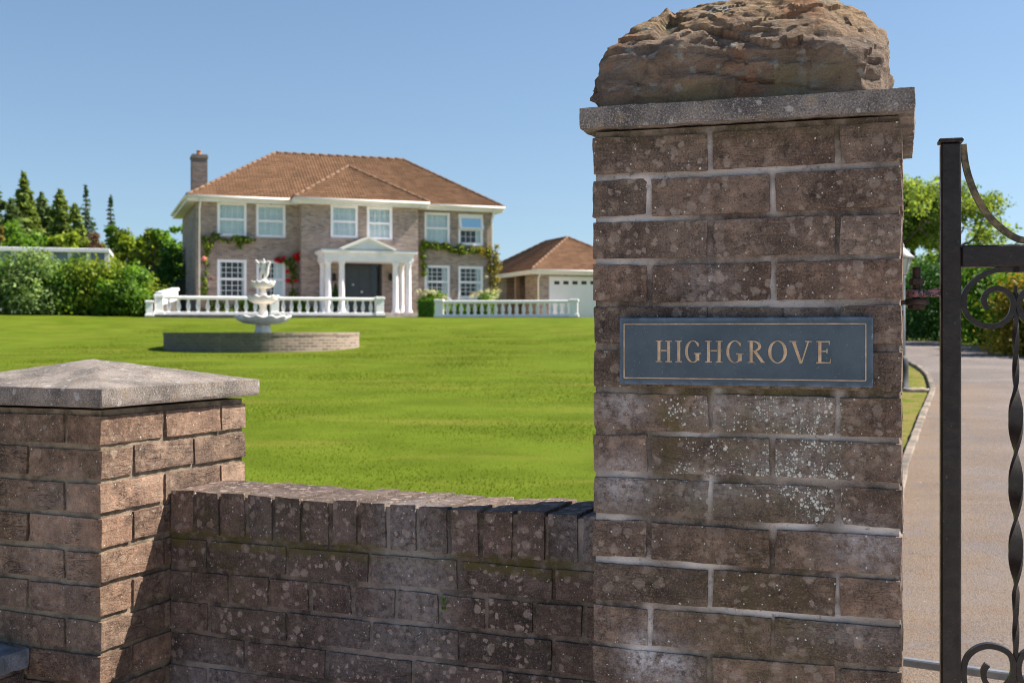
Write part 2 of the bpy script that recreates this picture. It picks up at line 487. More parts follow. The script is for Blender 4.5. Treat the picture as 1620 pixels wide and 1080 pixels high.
# ------------------------------------------------------------------ foreground brickwork
def fb(p, s):
    return noise.noise((p[0] * s, p[1] * s, p[2] * s))
def brick(mb, x0, x1, y0, y1, z0, z1, res=0.011, mi=0, mask=None, amp=0.0014, rr=0.0018):
    """one weathered brick: rounded, chipped edges, uneven faces"""
    L, D, H = x1 - x0, y1 - y0, z1 - z0
    def cuts(l):
        m = min(0.0030, l * .2)
        n = max(1, round((l - 2 * m) / res))
        return [0.0] + [m + (l - 2 * m) * i / n for i in range(n + 1)] + [l]
    gx_, gy_, gz_ = cuts(L), cuts(D), cuts(H)
    nx, ny, nz = len(gx_) - 1, len(gy_) - 1, len(gz_) - 1
    tint = random.random()
    sk = [random.uniform(-.0018, .0018) for _ in range(6)]
    dz = random.uniform(-.0014, .0014); dy = random.uniform(-.0016, .0016); dx = random.uniform(-.0012, .0012)
    c = ((x0 + x1) / 2, (y0 + y1) / 2, (z0 + z1) / 2)
    h = (L / 2, D / 2, H / 2)
    idx, vs, fs, tl = {}, [], [], []
    sd_ = tint * 91.7
    def vert(i, j, k):
        key = (i, j, k)
        if key in idx: return idx[key]
        p = [-h[0] + gx_[i], -h[1] + gy_[j], -h[2] + gz_[k]]
        P = (c[0] + p[0], c[1] + p[1], c[2] + p[2])
        q = (P[0] + sd_, P[1], P[2])
        e = rr * (0.6 + 1.3 * max(0, fb(q, 60)) + 2.2 * max(0, fb(q, 24) - 0.22))
        inn = [max(-h[a] + e, min(h[a] - e, p[a])) for a in range(3)]
        d = Vector([p[a] - inn[a] for a in range(3)])
        if d.length > 1e-9:
            d = d.normalized() * e
        out = Vector(inn) + d
        n = d.normalized() if d.length > 1e-9 else Vector((0, 0, 0))
        if n.length:
            out += n * (amp * (fb(q, 28) * 1.1 + fb(q, 75) * 0.8 + fb(q, 150) * 0.4))
        out.x += dx + sk[0] * p[2] / h[2]; out.y += dy + sk[1] * p[0] / max(h[0], .01); out.z += dz + sk[2] * p[0] / max(h[0], .01)
        idx[key] = len(vs)
        vs.append((c[0] + out.x, c[1] + out.y, c[2] + out.z))
        return idx[key]
    for k0 in (0, nz):
        for i in range(nx):
            for j in range(ny):
                fs.append((vert(i, j, k0), vert(i + 1, j, k0), vert(i + 1, j + 1, k0), vert(i, j + 1, k0)) if k0 else (vert(i, j + 1, 0), vert(i + 1, j + 1, 0), vert(i + 1, j, 0), vert(i, j, 0)))
    for j0 in (0, ny):
        for i in range(nx):
            for k in range(nz):
                q = (vert(i, j0, k), vert(i + 1, j0, k), vert(i + 1, j0, k + 1), vert(i, j0, k + 1))
                fs.append(q[::-1] if j0 else q)
    for i0 in (0, nx):
        for j in range(ny):
            for k in range(nz):
                q = (vert(i0, j, k), vert(i0, j + 1, k), vert(i0, j + 1, k + 1), vert(i0, j, k + 1))
                fs.append(q if i0 else q[::-1])
    at = {'tint': tint}
    if mask:
        ms = [mask(p) for p in vs]
        for a, nm in enumerate(('moss', 'white', 'speck')):
            at[nm] = [m[a] for m in ms]
    mb.add(vs, fs, mi, True, at)

def grid_slab(mb, x0, x1, y0, y1, z0, z1, res, mi, mask=None, amp=0.003):
    """mortar body: a box with fine, uneven faces"""
    nx, ny, nz = [max(1, round(d / res)) for d in (x1 - x0, y1 - y0, z1 - z0)]
    def face(o, u, nu, v, nv, n):
        o, u, v, n = Vector(o), Vector(u), Vector(v), Vector(n)
        vs = []
        for i in range(nu + 1):
            for j in range(nv + 1):
                p = o + u * (i / nu) + v * (j / nv)
                edge = i in (0, nu) or j in (0, nv)
                if not edge: p = p + n * (amp * (fb(p, 45) + 0.7 * fb(p, 110)) + amp * 0.8 * fb(p, 14))
                vs.append(tuple(p))
        fs = [(i * (nv + 1) + j, (i + 1) * (nv + 1) + j, (i + 1) * (nv + 1) + j + 1, i * (nv + 1) + j + 1) for i in range(nu) for j in range(nv)]
        at = {'tint': 0.3}
        if mask:
            ms = [mask(p) for p in vs]
            for a, nm in enumerate(('moss', 'white', 'speck')): at[nm] = [m[a] for m in ms]
        mb.add(vs, fs, mi, True, at)
    X, Y, Z = x1 - x0, y1 - y0, z1 - z0
    face((x0, y0, z0), (X, 0, 0), nx, (0, 0, Z), nz, (0, -1, 0))
    face((x1, y1, z0), (-X, 0, 0), nx, (0, 0, Z), nz, (0, 1, 0))
    face((x1, y0, z0), (0, Y, 0), ny, (0, 0, Z), nz, (1, 0, 0))
    face((x0, y1, z0), (0, -Y, 0), ny, (0, 0, Z), nz, (-1, 0, 0))
    face((x0, y0, z1), (X, 0, 0), nx, (0, Y, 0), ny, (0, 0, 1))
    face((x0, y1, z0), (X, 0, 0), nx, (0, -Y, 0), ny, (0, 0, -1))

W = 0.5525
def pinwheel(mb, ox, ztop, n, gauge, hb, first, mask=None, fine_z=-99.0, recess=0.004, mres=0.010, jw=0.010, brickmask=None):
    """square brick pier W x W: two stretchers and a header on each face, alternating by course. local x from ox, y from 0"""
    s, d = 0.215, 0.1025
    a = [(0, s), (s + jw, 2 * s + jw)]
    for k in range(n):
        z1 = ztop - k * gauge; z0 = z1 - hb
        res = 0.0105 if z1 > fine_z else 0.05
        flip = (k + first) % 2
        rects = []
        for q in a:
            rects.append((q[0], q[1], 0, d))                      # front
            rects.append((W - d, W, q[0], q[1]))                  # right
            rects.append((W - q[1], W - q[0], W - d, W))          # back
            rects.append((0, d, W - q[1], W - q[0]))              # left
        for r in rects:
            x0, x1, y0, y1 = r
            if flip: x0, x1 = W - x1, W - x0
            brick(mb, ox + x0, ox + x1, y0, y1, z0, z1, res, 0, brickmask or mask)
    zb = ztop - n * gauge
    grid_slab(mb, ox + recess, ox + W - recess, recess, W - recess, zb, ztop + 0.012, mres, 1, mask, 0.0022)

# --- the tall pillar
PF = Frame(0.153, 2.205, 0.0, -18.5)
def blob(px, py, rx, ry, a=1.0):
    u, z = PF.at(px, py)
    return (u, z, rx / F * 2.12, max(ry, 13 if ry > 1 else 0) / F * 2.12, a)
MOSS = [blob(1062, 675, 26, 75, 1.0), blob(1200, 690, 150, 90, .55), blob(1200, 985, 120, 130, .55), blob(1170, 620, 200, 13, 1.0), blob(1150, 790, 140, 40, .5), blob(1060, 760, 40, 60, .5), blob(1180, 205, 260, 22, .5)]
WHITE = [blob(985, 642, 36, 24, .6), blob(1135, 645, 8, 36, 1), blob(1327, 650, 8, 36, .8), blob(985, 762, 42, 40, .75), blob(1018, 1038, 34, 36, 1.1), blob(1050, 1050, 40, 30, .8), blob(1370, 862, 50, 40, .6),
         blob(1000, 352, 75, 10, 1), blob(1000, 288, 75, 9, 1), blob(1024, 312, 7, 24, 1), blob(1222, 308, 8, 30, .9), blob(1120, 236, 8, 26, .7), blob(1215, 446, 8, 30, 1), blob(1105, 888, 42, 8, 1.2), blob(1230, 965, 130, 11, 1.2),
         blob(1252, 828, 34, 8, 1.2), blob(1385, 835, 55, 9, 1.1), blob(1120, 925, 8, 26, 1), blob(1325, 930, 8, 24, .6), blob(1200, 545, 300, 0.1, 0), blob(980, 415, 60, 10, .8), blob(1180, 268, 150, 8, .7), blob(1230, 480, 120, 8, .7), blob(970, 820, 40, 9, .8),
         blob(985, 885, 60, 9, .9), blob(1125, 1000, 9, 24, .5), blob(1025, 985, 10, 30, 1), blob(1100, 690, 40, 7, .7), blob(1290, 690, 90, 7, .7), blob(1290, 750, 80, 8, .6), blob(1122, 770, 9, 30, .9), blob(1390, 900, 45, 7, .5), blob(1350, 1000, 70, 8, .5), blob(1115, 445, 60, 40, .25), blob(1350, 440, 80, 60, .2)]
SPECK = [blob(1090, 655, 60, 40, .55), blob(1255, 650, 80, 40, .75), blob(1295, 690, 50, 34, .85), blob(1265, 745, 70, 48, .95), blob(1290, 790, 44, 40, .95), blob(1180, 755, 100, 14, .95), blob(1085, 745, 26, 16, .85), blob(1200, 720, 220, 130, .42), blob(1290, 640, 60, 20, .7)]
BRICKWHITE = [blob(985, 642, 36, 24, .7), blob(985, 762, 42, 40, .8), blob(1018, 1038, 30, 36, 1.2), blob(1055, 1050, 42, 30, .9), blob(1370, 862, 50, 34, .6), blob(1115, 445, 40, 34, .3), blob(1135, 640, 30, 34, .5), blob(1245, 640, 70, 30, .45), blob(1240, 740, 70, 40, .35), blob(1130, 770, 60, 34, .35), blob(1350, 1000, 60, 20, .3)]
def bmask(p): return pmask(p, BRICKWHITE)
def pmask(p, whites=None):
    if p[1] > 0.06: return (0, 0, 0)
    out = []
    for L in (MOSS, whites or WHITE, SPECK):
        s = 0.0
        for u, z, ru, rz, a in L:
            q = ((p[0] - u) / ru) ** 2 + ((p[2] - z) / max(rz, 1e-4)) ** 2
            if q < 4: s = max(s, a * math.exp(-q * 0.9))
        out.append(min(s, 1.2))
    return tuple(out)
pillar = thing('gate_pillar', 'tall square brick gate pillar that carries the slate nameplate', 'pillar', PF.loc, PF.a)
mb = MB()
pinwheel(mb, 0.0, 0.365, 23, 0.0797, 0.0678, 0, pmask, -0.72, 0.0042, 0.0075, 0.010, bmask)
mb.build('brick_shaft', [M['pillar_brick'], M['mortar']], pillar, recalc=False, sharp=32)

def rough_box(mb, x0, x1, y0, y1, z0, z1, res, amp, rr, mi=0, sx=0.0):
    """subdivided box with worn corners"""
    L, D, H = x1 - x0, y1 - y0, z1 - z0
    nx, ny, nz = [max(2, round(d / res)) for d in (L, D, H)]
    idx, vs, fs = {}, [], []
    c = Vector(((x0 + x1) / 2, (y0 + y1) / 2, (z0 + z1) / 2)); h = (L / 2, D / 2, H / 2)
    def vert(i, j, k):
        key = (i, j, k)
        if key in idx: return idx[key]
        p = (-h[0] + L * i / nx, -h[1] + D * j / ny, -h[2] + H * k / nz)
        P = c + Vector(p)
        e = rr * (0.6 + 1.2 * max(0, fb(P, 22)) + 2.4 * max(0, fb(P, 9) - 0.2))
        inn = Vector([max(-h[a] + e, min(h[a] - e, p[a])) for a in range(3)])
        d = Vector(p) - inn
        n = Vector((0, 0, 0))
        if d.length > 1e-9: n = d.normalized(); d = n * e
        o = inn + d + n * (amp * (fb(P, 18) + 0.7 * fb(P, 47) + 0.5 * fb(P, 110)))
        idx[key] = len(vs); vs.append(tuple(c + o)); return idx[key]
    for k0 in (0, nz):
        for i in range(nx):
            for j in range(ny):
                q = (vert(i, j, k0), vert(i + 1, j, k0), vert(i + 1, j + 1, k0), vert(i, j + 1, k0)); fs.append(q if k0 else q[::-1])
    for j0 in (0, ny):
        for i in range(nx):
            for k in range(nz):
                q = (vert(i, j0, k), vert(i + 1, j0, k), vert(i + 1, j0, k + 1), vert(i, j0, k + 1)); fs.append(q[::-1] if j0 else q)
    for i0 in (0, nx):
        for j in range(ny):
            for k in range(nz):
                q = (vert(i0, j, k), vert(i0, j + 1, k), vert(i0, j + 1, k + 1), vert(i0, j, k + 1)); fs.append(q if i0 else q[::-1])
    mb.add(vs, fs, mi, True)

mb = MB()
rough_box(mb, -0.022, W + 0.022, -0.024, W + 0.024, 0.381, 0.421, 0.008, 0.0026, 0.0035)
mb.build('coping_slab', M['coping'], pillar, recalc=False, sharp=32)

# --- the boulder on top
def hashv(p):
    return Vector([noise.noise((p.x + 11.3 * k + 5.2, p.y - 7.1 * k + 1.4, p.z + 3.9 * k + 2.6)) for k in range(3)]) * 0.8
def boulder():
    """a quarried block: facets from a handful of planes, then broken bedding ledges and grit"""
    nA, nH = 330, 190
    c = Vector((0.268, 0.268, 0.50))
    PL = [((-1, 0, .03), .270), ((-.65, .0, .76), .203), ((1, -.03, .03), .256), ((.73, .03, .69), .212), ((0, 0, 1), .152), ((.1, .05, 1), .150), ((0, -1, -.03), .262), ((.05, -.74, .67), .205), ((-.12, -.55, .83), .188),
          ((-.66, -.72, .14), .338), ((.70, -.68, .12), .330), ((0, 1, .12), .262), ((-.6, .7, .35), .30), ((.62, .7, .3), .29), ((.45, -.55, .70), .228), ((-.30, -.86, .35), .280)]
    PL = [(Vector(n).normalized(), d) for n, d in PL]
    vs, fs = [], []
    for k in range(nH + 1):
        th = PI * (0.004 + 0.992 * k / nH)
        for i in range(nA):
            a = 2 * PI * i / nA
            d = Vector((math.sin(th) * math.cos(a), math.sin(th) * math.sin(a), -math.cos(th)))
            rs = [(dd / max(1e-4, n.dot(d)), n) for n, dd in PL if n.dot(d) > 0.02]
            if d.z < -0.02: rs.append((0.085 / -d.z, Vector((0, 0, -1))))
            r, n = min(rs, key=lambda q: q[0])
            p = c + d * r
            q = Vector((p.x + 3.3, p.y, p.z + 0.13 * p.x - 0.05 * p.y))
            # a few deep ledges along the bedding, broken sideways
            w_ = 0.020 * noise.noise((q.x * 5, q.y * 5, q.z * 4)) + 0.010 * noise.noise((q.x * 14, q.y * 14, q.z * 9))
            t = (q.z + w_) * 26
            saw = (t - math.floor(t))
            lay = noise.cell((math.floor(t), math.floor(q.x * 6 + 1.7 * noise.noise((q.x * 9, q.y * 9, q.z * 9))), 0.5))
            ledge = (min(1.0, saw * 1.12) if saw < .89 else (1 - saw) / .11) * 0.007 * (0.35 + 0.65 * max(0, noise.noise((q.x * 6 + 4, q.y * 6, q.z * 8)) + .45))
            blk = 0.0025 * lay
            big = 0.006 * noise.noise((q.x * 9, q.y * 9, q.z * 11))
            rough = 0.0042 * noise.fractal((q.x * 20, q.y * 20, q.z * 46), 0.7, 2.1, 5)
            chip = 0.0
            for sc_, am_ in ((5.0, .22), (11.0, .21), (30.0, .20)):
                qq = Vector((q.x * sc_, q.y * sc_, q.z * sc_ * 1.5 + 0.4 * noise.noise((q.x * 7, q.y * 7, q.z * 7))))
                pt = noise.voronoi(qq)[1][0]
                chip += (qq - pt).dot(hashv(pt * 3.7)) * am_ / sc_
            disp = ledge + blk + big + rough + chip
            base = min(1.0, max(0.25, (p.z - 0.418) / 0.03))
            p = p + (n * .7 + d * .3) * disp * base
            p.z = max(p.z, 0.4185)
            vs.append(tuple(p))
    for k in range(nH):
        for i in range(nA):
            j = (i + 1) % nA
            fs.append((k * nA + i, k * nA + j, (k + 1) * nA + j, (k + 1) * nA + i))
    fs.append([i for i in range(nA)][::-1]); fs.append([nH * nA + i for i in range(nA)])
    mb = MB(); mb.add(vs, fs, 0, True)
    o = mb.build('boulder', M['rock'], None, recalc=False, sharp=28)
    o.location = PF.loc; o.rotation_euler = (0, 0, PF.a)
    tag(o, 'rough brown sandstone boulder resting on the pillar coping', 'boulder')
boulder()

# --- slate nameplate
def slate():
    g = NT('slate')
    o = g.obj()
    c = g.mix(g.ramp(g.noise(o, 16, 7, 0.6), 0.3, 0.7), (0.044, 0.069, 0.095), (0.070, 0.102, 0.132))
    s = g.sep(o)
    edge = g.math('MAXIMUM', g.ramp(g.math('ABSOLUTE', g.math('SUBTRACT', s[2], 0.0)), 0.052, 0.0625), g.ramp(g.math('ABSOLUTE', s[0]), 0.214, 0.232))
    c = g.mix(g.math('MULTIPLY', edge, g.ramp(g.noise(o, 34, 7, 0.7), 0.36, 0.60)), c, (0.12, 0.17, 0.26))
    c = g.mix(g.ramp(g.noise(o, 240, 3, 0.7), 0.62, 0.74, 0, 0.5), c, (0.28, 0.30, 0.32))
    return g.done(c, g.ramp(g.noise(o, 30, 4), 0.3, 0.7, 0.50, 0.7), g.bump(g.noise(o, 120, 6, 0.7), 0.5, 0.0012), spec=0.35)
M['slate'] = slate()
M['gilt'] = simple('gilt_paint', (0.47, 0.335, 0.215), 0.6, 0.28, 60, 0.0006)
x0, zt = PF.at(980, 504, -0.024); x1, zt2 = PF.at(1381, 499.5, -0.024)
_, zb1 = PF.at(980, 608, -0.024); _, zb2 = PF.at(1381, 612, -0.024)
ztop_, zbot_ = (zt + zt2) / 2, (zb1 + zb2) / 2
sx, sz = (x0 + x1) / 2, (ztop_ + zbot_) / 2
hw, hh = (x1 - x0) / 2, (ztop_ - zbot_) / 2
sp_ = PF.world(sx, 0, sz)
sign = thing('nameplate', 'blue-grey slate house nameplate with gilt lettering, fixed to the pillar', 'sign', sp_, PF.a)
mb = MB()
mb.bbox(-hw, hw, -0.024, -0.001, -hh, hh, 0.0016)
plate = mb.build('slate_plate', M['slate'], sign)
mb = MB()
U = (hw * 2) / 401.0 / 3.68          # metres per reference unit of the lettering
yf = -0.0244
def bar(mb, a, b, wa, wb=None, lift=0.0012, z=0.0):
    """stroke with a raised centre line, from a to b in plate x/z"""
    a, b = Vector(a), Vector(b); wb = wa if wb is None else wb
    t = (b - a).normalized(); s = Vector((-t.y, t.x))
    P = [a + s * wa / 2, a, a - s * wa / 2, b + s * wb / 2, b, b - s * wb / 2]
    y = [yf - z, yf - lift - z, yf - z] * 2
    vs = [(p.x, yy, p.y) for p, yy in zip(P, y)]
    mb.add(vs, [(0, 1, 4, 3), (1, 2, 5, 4), (0, 2, 1), (3, 4, 5)])
bx0, bx1, bz0, bz1 = -hw + 0.0088, hw - 0.0118, -hh + 0.0118, hh - 0.0118
for a, b in (((bx0, bz0), (bx1, bz0)), ((bx1, bz0), (bx1, bz1)), ((bx1, bz1), (bx0, bz1)), ((bx0, bz1), (bx0, bz0))):
    bar(mb, a, b, 0.0021, None, 0.0006)
mb.build('gilt_border', M['gilt'], sign, recalc=False)
mb = MB()
CXL, CZL = 802.0, 277.0
cnt = [0]
def st(x0, y0, x1, y1, w0, w1=None):
    cnt[0] += 1
    bar(mb, ((x0 - CXL) * U, (CZL - y0) * U), ((x1 - CXL) * U, (CZL - y1) * U), w0 * U, (w1 or w0) * U, 0.0011, (cnt[0] % 7) * 0.00006)
T_, B_ = 213.0, 342.0
def serif(xc, y, wd): st(xc - wd / 2, y, xc + wd / 2, y, 7)
def stem(x, w=18):
    st(x, T_, x, B_, w); serif(x, T_ + 3, w + 22); serif(x, B_ - 3, w + 22)
def arc(cx, cy, rx, ry, a0, a1, wmax, wmin, n=28):
    outp = []
    for i in range(n + 1):
        a = R(a0 + (a1 - a0) * i / n)
        wv = wmin + (wmax - wmin) * abs(math.cos(a)) ** 1.3
        ca, sa = math.cos(a), math.sin(a)
        o_ = Vector((cx + rx * ca, cy - ry * sa)); nrm = Vector((ca / rx, -sa / ry)).normalized()
        outp.append((o_, o_ - nrm * wv / 2, o_ - nrm * wv))
    cnt[0] += 1
    z = (cnt[0] % 7) * 0.00006
    vs, fs = [], []
    for tr in outp:
        for q, p in enumerate(tr):
            vs.append(((p.x - CXL) * U, yf - z - (0.0011 if q == 1 else 0), (CZL - p.y) * U))
    for i in range(n):
        for q in (0, 1):
            fs.append((i * 3 + q, (i + 1) * 3 + q, (i + 1) * 3 + q + 1, i * 3 + q + 1))
    mb.add(vs, fs)
def H_(a, b):
    stem(a + 21); stem(b - 21); st(a + 33, 272, b - 33, 272, 9)
def G_(a, b):
    cx = (a + b) / 2 + 3
    arc(cx, 277.5, (b - a) / 2 + 3, 67, 42, 318, 18, 6)
    st(b - 15, 222, b - 12, 246, 4, 9)
    st(b - 16, 290, b - 16, 332, 23); serif(b - 16, 289, 44)
H_(287, 388); stem(428); G_(465, 556); H_(585, 690); G_(710, 806)
stem(856); arc(868, 245, 46, 32, 90, -90, 18, 6); st(868, 217, 852, 217, 8); st(868, 273, 852, 273, 8)
st(878, 275, 922, 337, 17); serif(924, 338, 26)
arc(1008, 277.5, 54, 67, 0, 360, 19, 6, 48)
st(1099, T_ + 4, 1141, B_ + 2, 19, 15); st(1182, T_ + 4, 1143, B_ + 2, 9, 8); serif(1099, T_ + 3, 46); serif(1183, T_ + 3, 36)
stem(1247); st(1256, 217, 1300, 217, 8); st(1298, 214, 1301, 236, 9, 3); st(1256, 272, 1288, 272, 8); st(1287, 258, 1287, 286, 6); st(1256, 338, 1306, 338, 8); st(1303, 341, 1308, 314, 10, 3)
mb.build('lettering', M['gilt'], sign, recalc=False)

# --- square pier with pyramid cap
QF = Frame(-0.942, 2.68, 0.0, -23.0)
def qmask(p):
    f = max(0.0, fb(p, 2.3)) * (0.9 if p[1] < 0.03 else 0.15)
    m = (0.12 + 0.5 * fb(p, 3.1)) if p[1] < 0.03 else 0.0
    return (max(0, m), f * 0.9, 0.05)
pier = thing('brick_pier', 'square brick pier with a pyramid concrete cap, left end of the low wall', 'pier', QF.loc, QF.a)
mb = MB()
pinwheel(mb, -W, -0.191, 17, 0.0788, 0.0655, 0, qmask, -0.84, 0.0075, 0.010, 0.010)
mb.build('brick_shaft', [M['pier_brick'], M['pier_mortar']], pier, recalc=False, sharp=32)
def pyramid_cap(mb, cx, cy, hw, z0, z1, z2, res=0.010):
    """slab with a low pyramid top, worn"""
    n = round(2 * hw / res)
    vs, fs, idx = [], [], {}
    def jig(p, n_):
        return p + n_ * (0.0011 * (0.6 * fb(p, 16) + 0.8 * fb(p, 45) + 0.9 * fb(p, 120)))
    def top(i, j):
        if ('t', i, j) in idx: return idx['t', i, j]
        x, y = -hw + 2 * hw * i / n, -hw + 2 * hw * j / n
        m = max(abs(x), abs(y)) / hw
        p = Vector((cx + x, cy + y, z1 + (z2 - z1) * (1 - m)))
        p = jig(p, Vector((0, 0, 1)))
        idx['t', i, j] = len(vs); vs.append(tuple(p)); return len(vs) - 1
    for i in range(n):
        for j in range(n):
            fs.append((top(i, j), top(i + 1, j), top(i + 1, j + 1), top(i, j + 1)))
    k = max(3, round((z1 - z0) / res))
    ring = [(i, 0) for i in range(n)] + [(n, j) for j in range(n)] + [(i, n) for i in range(n, 0, -1)] + [(0, j) for j in range(n, 0, -1)]
    prev = [top(i, j) for i, j in ring]
    for q in range(1, k + 1):
        cur = []
        for i, j in ring:
            x, y = -hw + 2 * hw * i / n, -hw + 2 * hw * j / n
            z = z1 + (z0 - z1) * q / k - 0.003 * (q < k)
            nn = Vector((x if abs(x) > hw * .999 else 0, y if abs(y) > hw * .999 else 0, 0)).normalized()
            p = jig(Vector((cx + x, cy + y, z)), nn)
            if q == k: p = p - nn * 0.004
            cur.append(len(vs)); vs.append(tuple(p))
        for a in range(len(ring)):
            b = (a + 1) % len(ring)
            fs.append((prev[a], cur[a], cur[b], prev[b]))
        prev = cur
    fs.append(prev[::-1])
    mb.add(vs, fs, 0, True)
mb = MB()
pyramid_cap(mb, -W / 2, W / 2, W / 2 + 0.026, -0.171, -0.128, -0.068)
cap_o = mb.build('pyramid_cap', M['cap'], pier, sharp=30)

# --- low wall between pier and pillar
LF = Frame(-0.849, 2.90, 0.0, -22.0)
def lmask(p):
    f = max(0.0, fb(p, 3.7) - 0.02) * 1.3
    m = max(0.0, 0.25 + 0.6 * fb((p[0] + 4, p[1], p[2]), 3.0)) * 0.7
    if -0.53 < p[2] < -0.485: m = 1.0
    return (m, min(1, f) * .45, 0.0 + 0.25 * max(0, fb((p[0], p[1], p[2] + 5), 5)))
lwall = thing('low_brick_wall', 'low garden wall of dark bricks with a brick-on-edge coping between pier and pillar', 'wall', LF.loc, LF.a)
LL = 1.155
mb = MB()
ztop = -0.509
pat = ['S1', 'H', 'S2', 'S3', 'S1', 'H', 'S3', 'S2', 'S1', 'H', 'S2', 'S3']
g_, hb_ = 0.0780, 0.0655
offs = {'S1': 0.112, 'H': 0.066, 'S2': 0.115, 'S3': 0.222}
for k, pt in enumerate(pat):
    z1 = ztop - k * g_; z0 = z1 - hb_
    res = 0.0105 if z1 > -0.9 else 0.05
    step = 0.1125 if pt == 'H' else 0.225
    x = offs[pt] - step + 0.0
    while x < LL:
        a, b = max(0.002, x + 0.006), min(LL, x + step - 0.004)
        if b - a > 0.02:
            if pt == 'H': brick(mb, a, b, 0, 0.215, z0, z1, res, 0, lmask)
            else:
                brick(mb, a, b, 0, 0.1025, z0, z1, res, 0, lmask)
                brick(mb, a, b, 0.1125, 0.215, z0, z1, 0.03, 0, lmask)
        x += step + random.uniform(-.003, .003)
grid_slab(mb, 0.001, LL, 0.005, 0.21, ztop - 12 * g_, -0.497, 0.010, 1, lmask, 0.0025)
mb.build('wall_courses', [M['wall_brick'], M['wall_mortar']], lwall, recalc=False, sharp=32)
mb = MB()
x = 0.006
random.seed(5)
while x < LL - 0.03:
    wd = 0.0655 + random.uniform(-.002, .002)
    b = min(LL, x + wd)
    dzz = random.uniform(-.003, .003)
    brick(mb, x, b, -0.003, 0.217, -0.4935 + dzz * 0.3, -0.391 + dzz, 0.0105, 0, lmask)
    x += wd + random.uniform(.009, .013)
grid_slab(mb, 0.001, LL, 0.003, 0.212, -0.4965, -0.3975, 0.010, 1, lmask, 0.002)
mb.build('brick_coping', [M['wall_brick'], M['wall_mortar']], lwall, recalc=False, sharp=32)

# --- low wall with slab coping that runs from the pier towards the viewer
swall = thing('stub_wall', 'low brick wall with a blue-grey stone slab top, against the front of the pier', 'wall', QF.loc, QF.a)
mb = MB()
for k in range(9):
    z1 = -0.800 - k * 0.0788
    y = -0.008
    j = 0
    first = 0.215 if k % 2 else 0.1025
    while y > -1.5:
        ln = first if j == 0 else 0.215
        brick(mb, -0.44, -0.225, y - ln, y, z1 - 0.0655, z1, 0.02 if k < 2 else 0.06, 0, qmask)
        y -= ln + 0.010; j += 1
grid_slab(mb, -0.435, -0.230, -1.5, -0.004, -0.800 - 9 * 0.0788, -0.790, 0.03, 1, qmask, 0.002)
mb.build('wall_courses', [M['wall_brick'], M['wall_mortar']], swall, recalc=False, sharp=32)
mb = MB()
yy = -0.004
for k in range(3):
    rough_box(mb, -0.455, -0.208, yy - 0.49, yy, -0.789, -0.740, 0.012, 0.004, 0.010)
    yy -= 0.498
mb.build('slab_coping', simple('stub_coping_stone', (0.17, 0.18, 0.20), 0.85, 0.35, 30, 0.004), swall, recalc=False, sharp=32)

# ------------------------------------------------------------------ ground
def lawn_mat():
    g = NT('lawn_grass')
    o = g.obj()
    s = g.sep(o)
    col = g.mix(g.ramp(g.noise(o, 0.9, 6, 0.6), 0.35, 0.65), (0.088, 0.126, 0.008), (0.121, 0.167, 0.013))
    st_ = g.comb(g.math('MULTIPLY', s[0], 0.34), g.math('MULTIPLY', s[1], 1.15), 0.0)
    col = g.mix(g.ramp(g.noise(st_, 1.0, 4, 0.6), 0.50, 0.72, 0, 0.4), col, (0.235, 0.200, 0.040))
    col = g.mix(g.ramp(g.noise(g.vm('ADD', st_, (9, 4, 0)), 1.3, 4, 0.6), 0.52, 0.70, 0, 0.30), col, (0.080, 0.122, 0.005))
    col = g.mix(g.ramp(g.noise(o, 22, 4, 0.7), 0.50, 0.75, 0, 0.3), col, (0.20, 0.215, 0.020))
    col = g.mix(g.ramp(g.noise(o, 60, 4, 0.7), 0.46, 0.30, 0, 0.35), col, (0.035, 0.065, 0.006))
    # worn brownish verge along the drive
    verge = g.math('MULTIPLY', g.attr('verge'), g.ramp(g.noise(o, 3.5, 5, 0.65), 0.36, 0.58))
    col = g.mix(verge, col, g.mix(g.ramp(g.noise(o, 30, 3), 0.4, 0.6), (0.26, 0.17, 0.07), (0.20, 0.19, 0.06)))
    return g.done(col, 0.9, g.bump(g.noise(o, 45, 5, 0.75), 0.6, 0.025), spec=0.05)
M['lawn'] = lawn_mat()
def drive_mat():
    g = NT('drive_asphalt')
    o = g.obj()
    col = g.mix(g.ramp(g.noise(o, 0.55, 6, 0.62), 0.36, 0.64), (0.190, 0.160, 0.150), (0.262, 0.222, 0.207))
    col = g.mix(g.ramp(g.noise(g.scaled(o, (0.5, 2.2, 1)), 1.0, 5, 0.6), 0.52, 0.68, 0, 0.5), col, (0.30, 0.258, 0.24))
    edge = g.math('MULTIPLY', g.attr('edge'), g.ramp(g.noise(o, 2.3, 6, 0.65), 0.30, 0.56))
    col = g.mix(g.math('MULTIPLY', edge, 0.65), col, (0.31, 0.205, 0.120))
    edge2 = g.math('MULTIPLY', g.attr('edge'), g.ramp(g.noise(g.vm('ADD', o, (5, 5, 1)), 4.5, 5, 0.65), 0.56, 0.64))
    col = g.mix(g.math('MULTIPLY', edge2, 0.4), col, (0.27, 0.140, 0.055))
    col = g.mix(g.ramp(g.noise(o, 85, 3, 0.75), 0.52, 0.68, 0, 0.8), col, (0.34, 0.29, 0.26))
    col = g.mix(g.ramp(g.noise(o, 70, 3, 0.75), 0.47, 0.34, 0, 0.8), col, (0.11, 0.08, 0.066))
    d, c = g.voro(o, 9.0)
    leaf = g.math('MULTIPLY', g.ramp(d, 0.13, 0.10), g.math('GREATER_THAN', g.sep(c)[0], 0.86))
    col = g.mix(leaf, col, g.mix(g.math('GREATER_THAN', g.sep(c)[1], 0.5), (0.13, 0.07, 0.035), (0.55, 0.48, 0.40)))
    return g.done(col, 0.9, g.bump(g.noise(o, 90, 4, 0.75), 1.0, 0.02), spec=0.2)
M['drive'] = drive_mat()

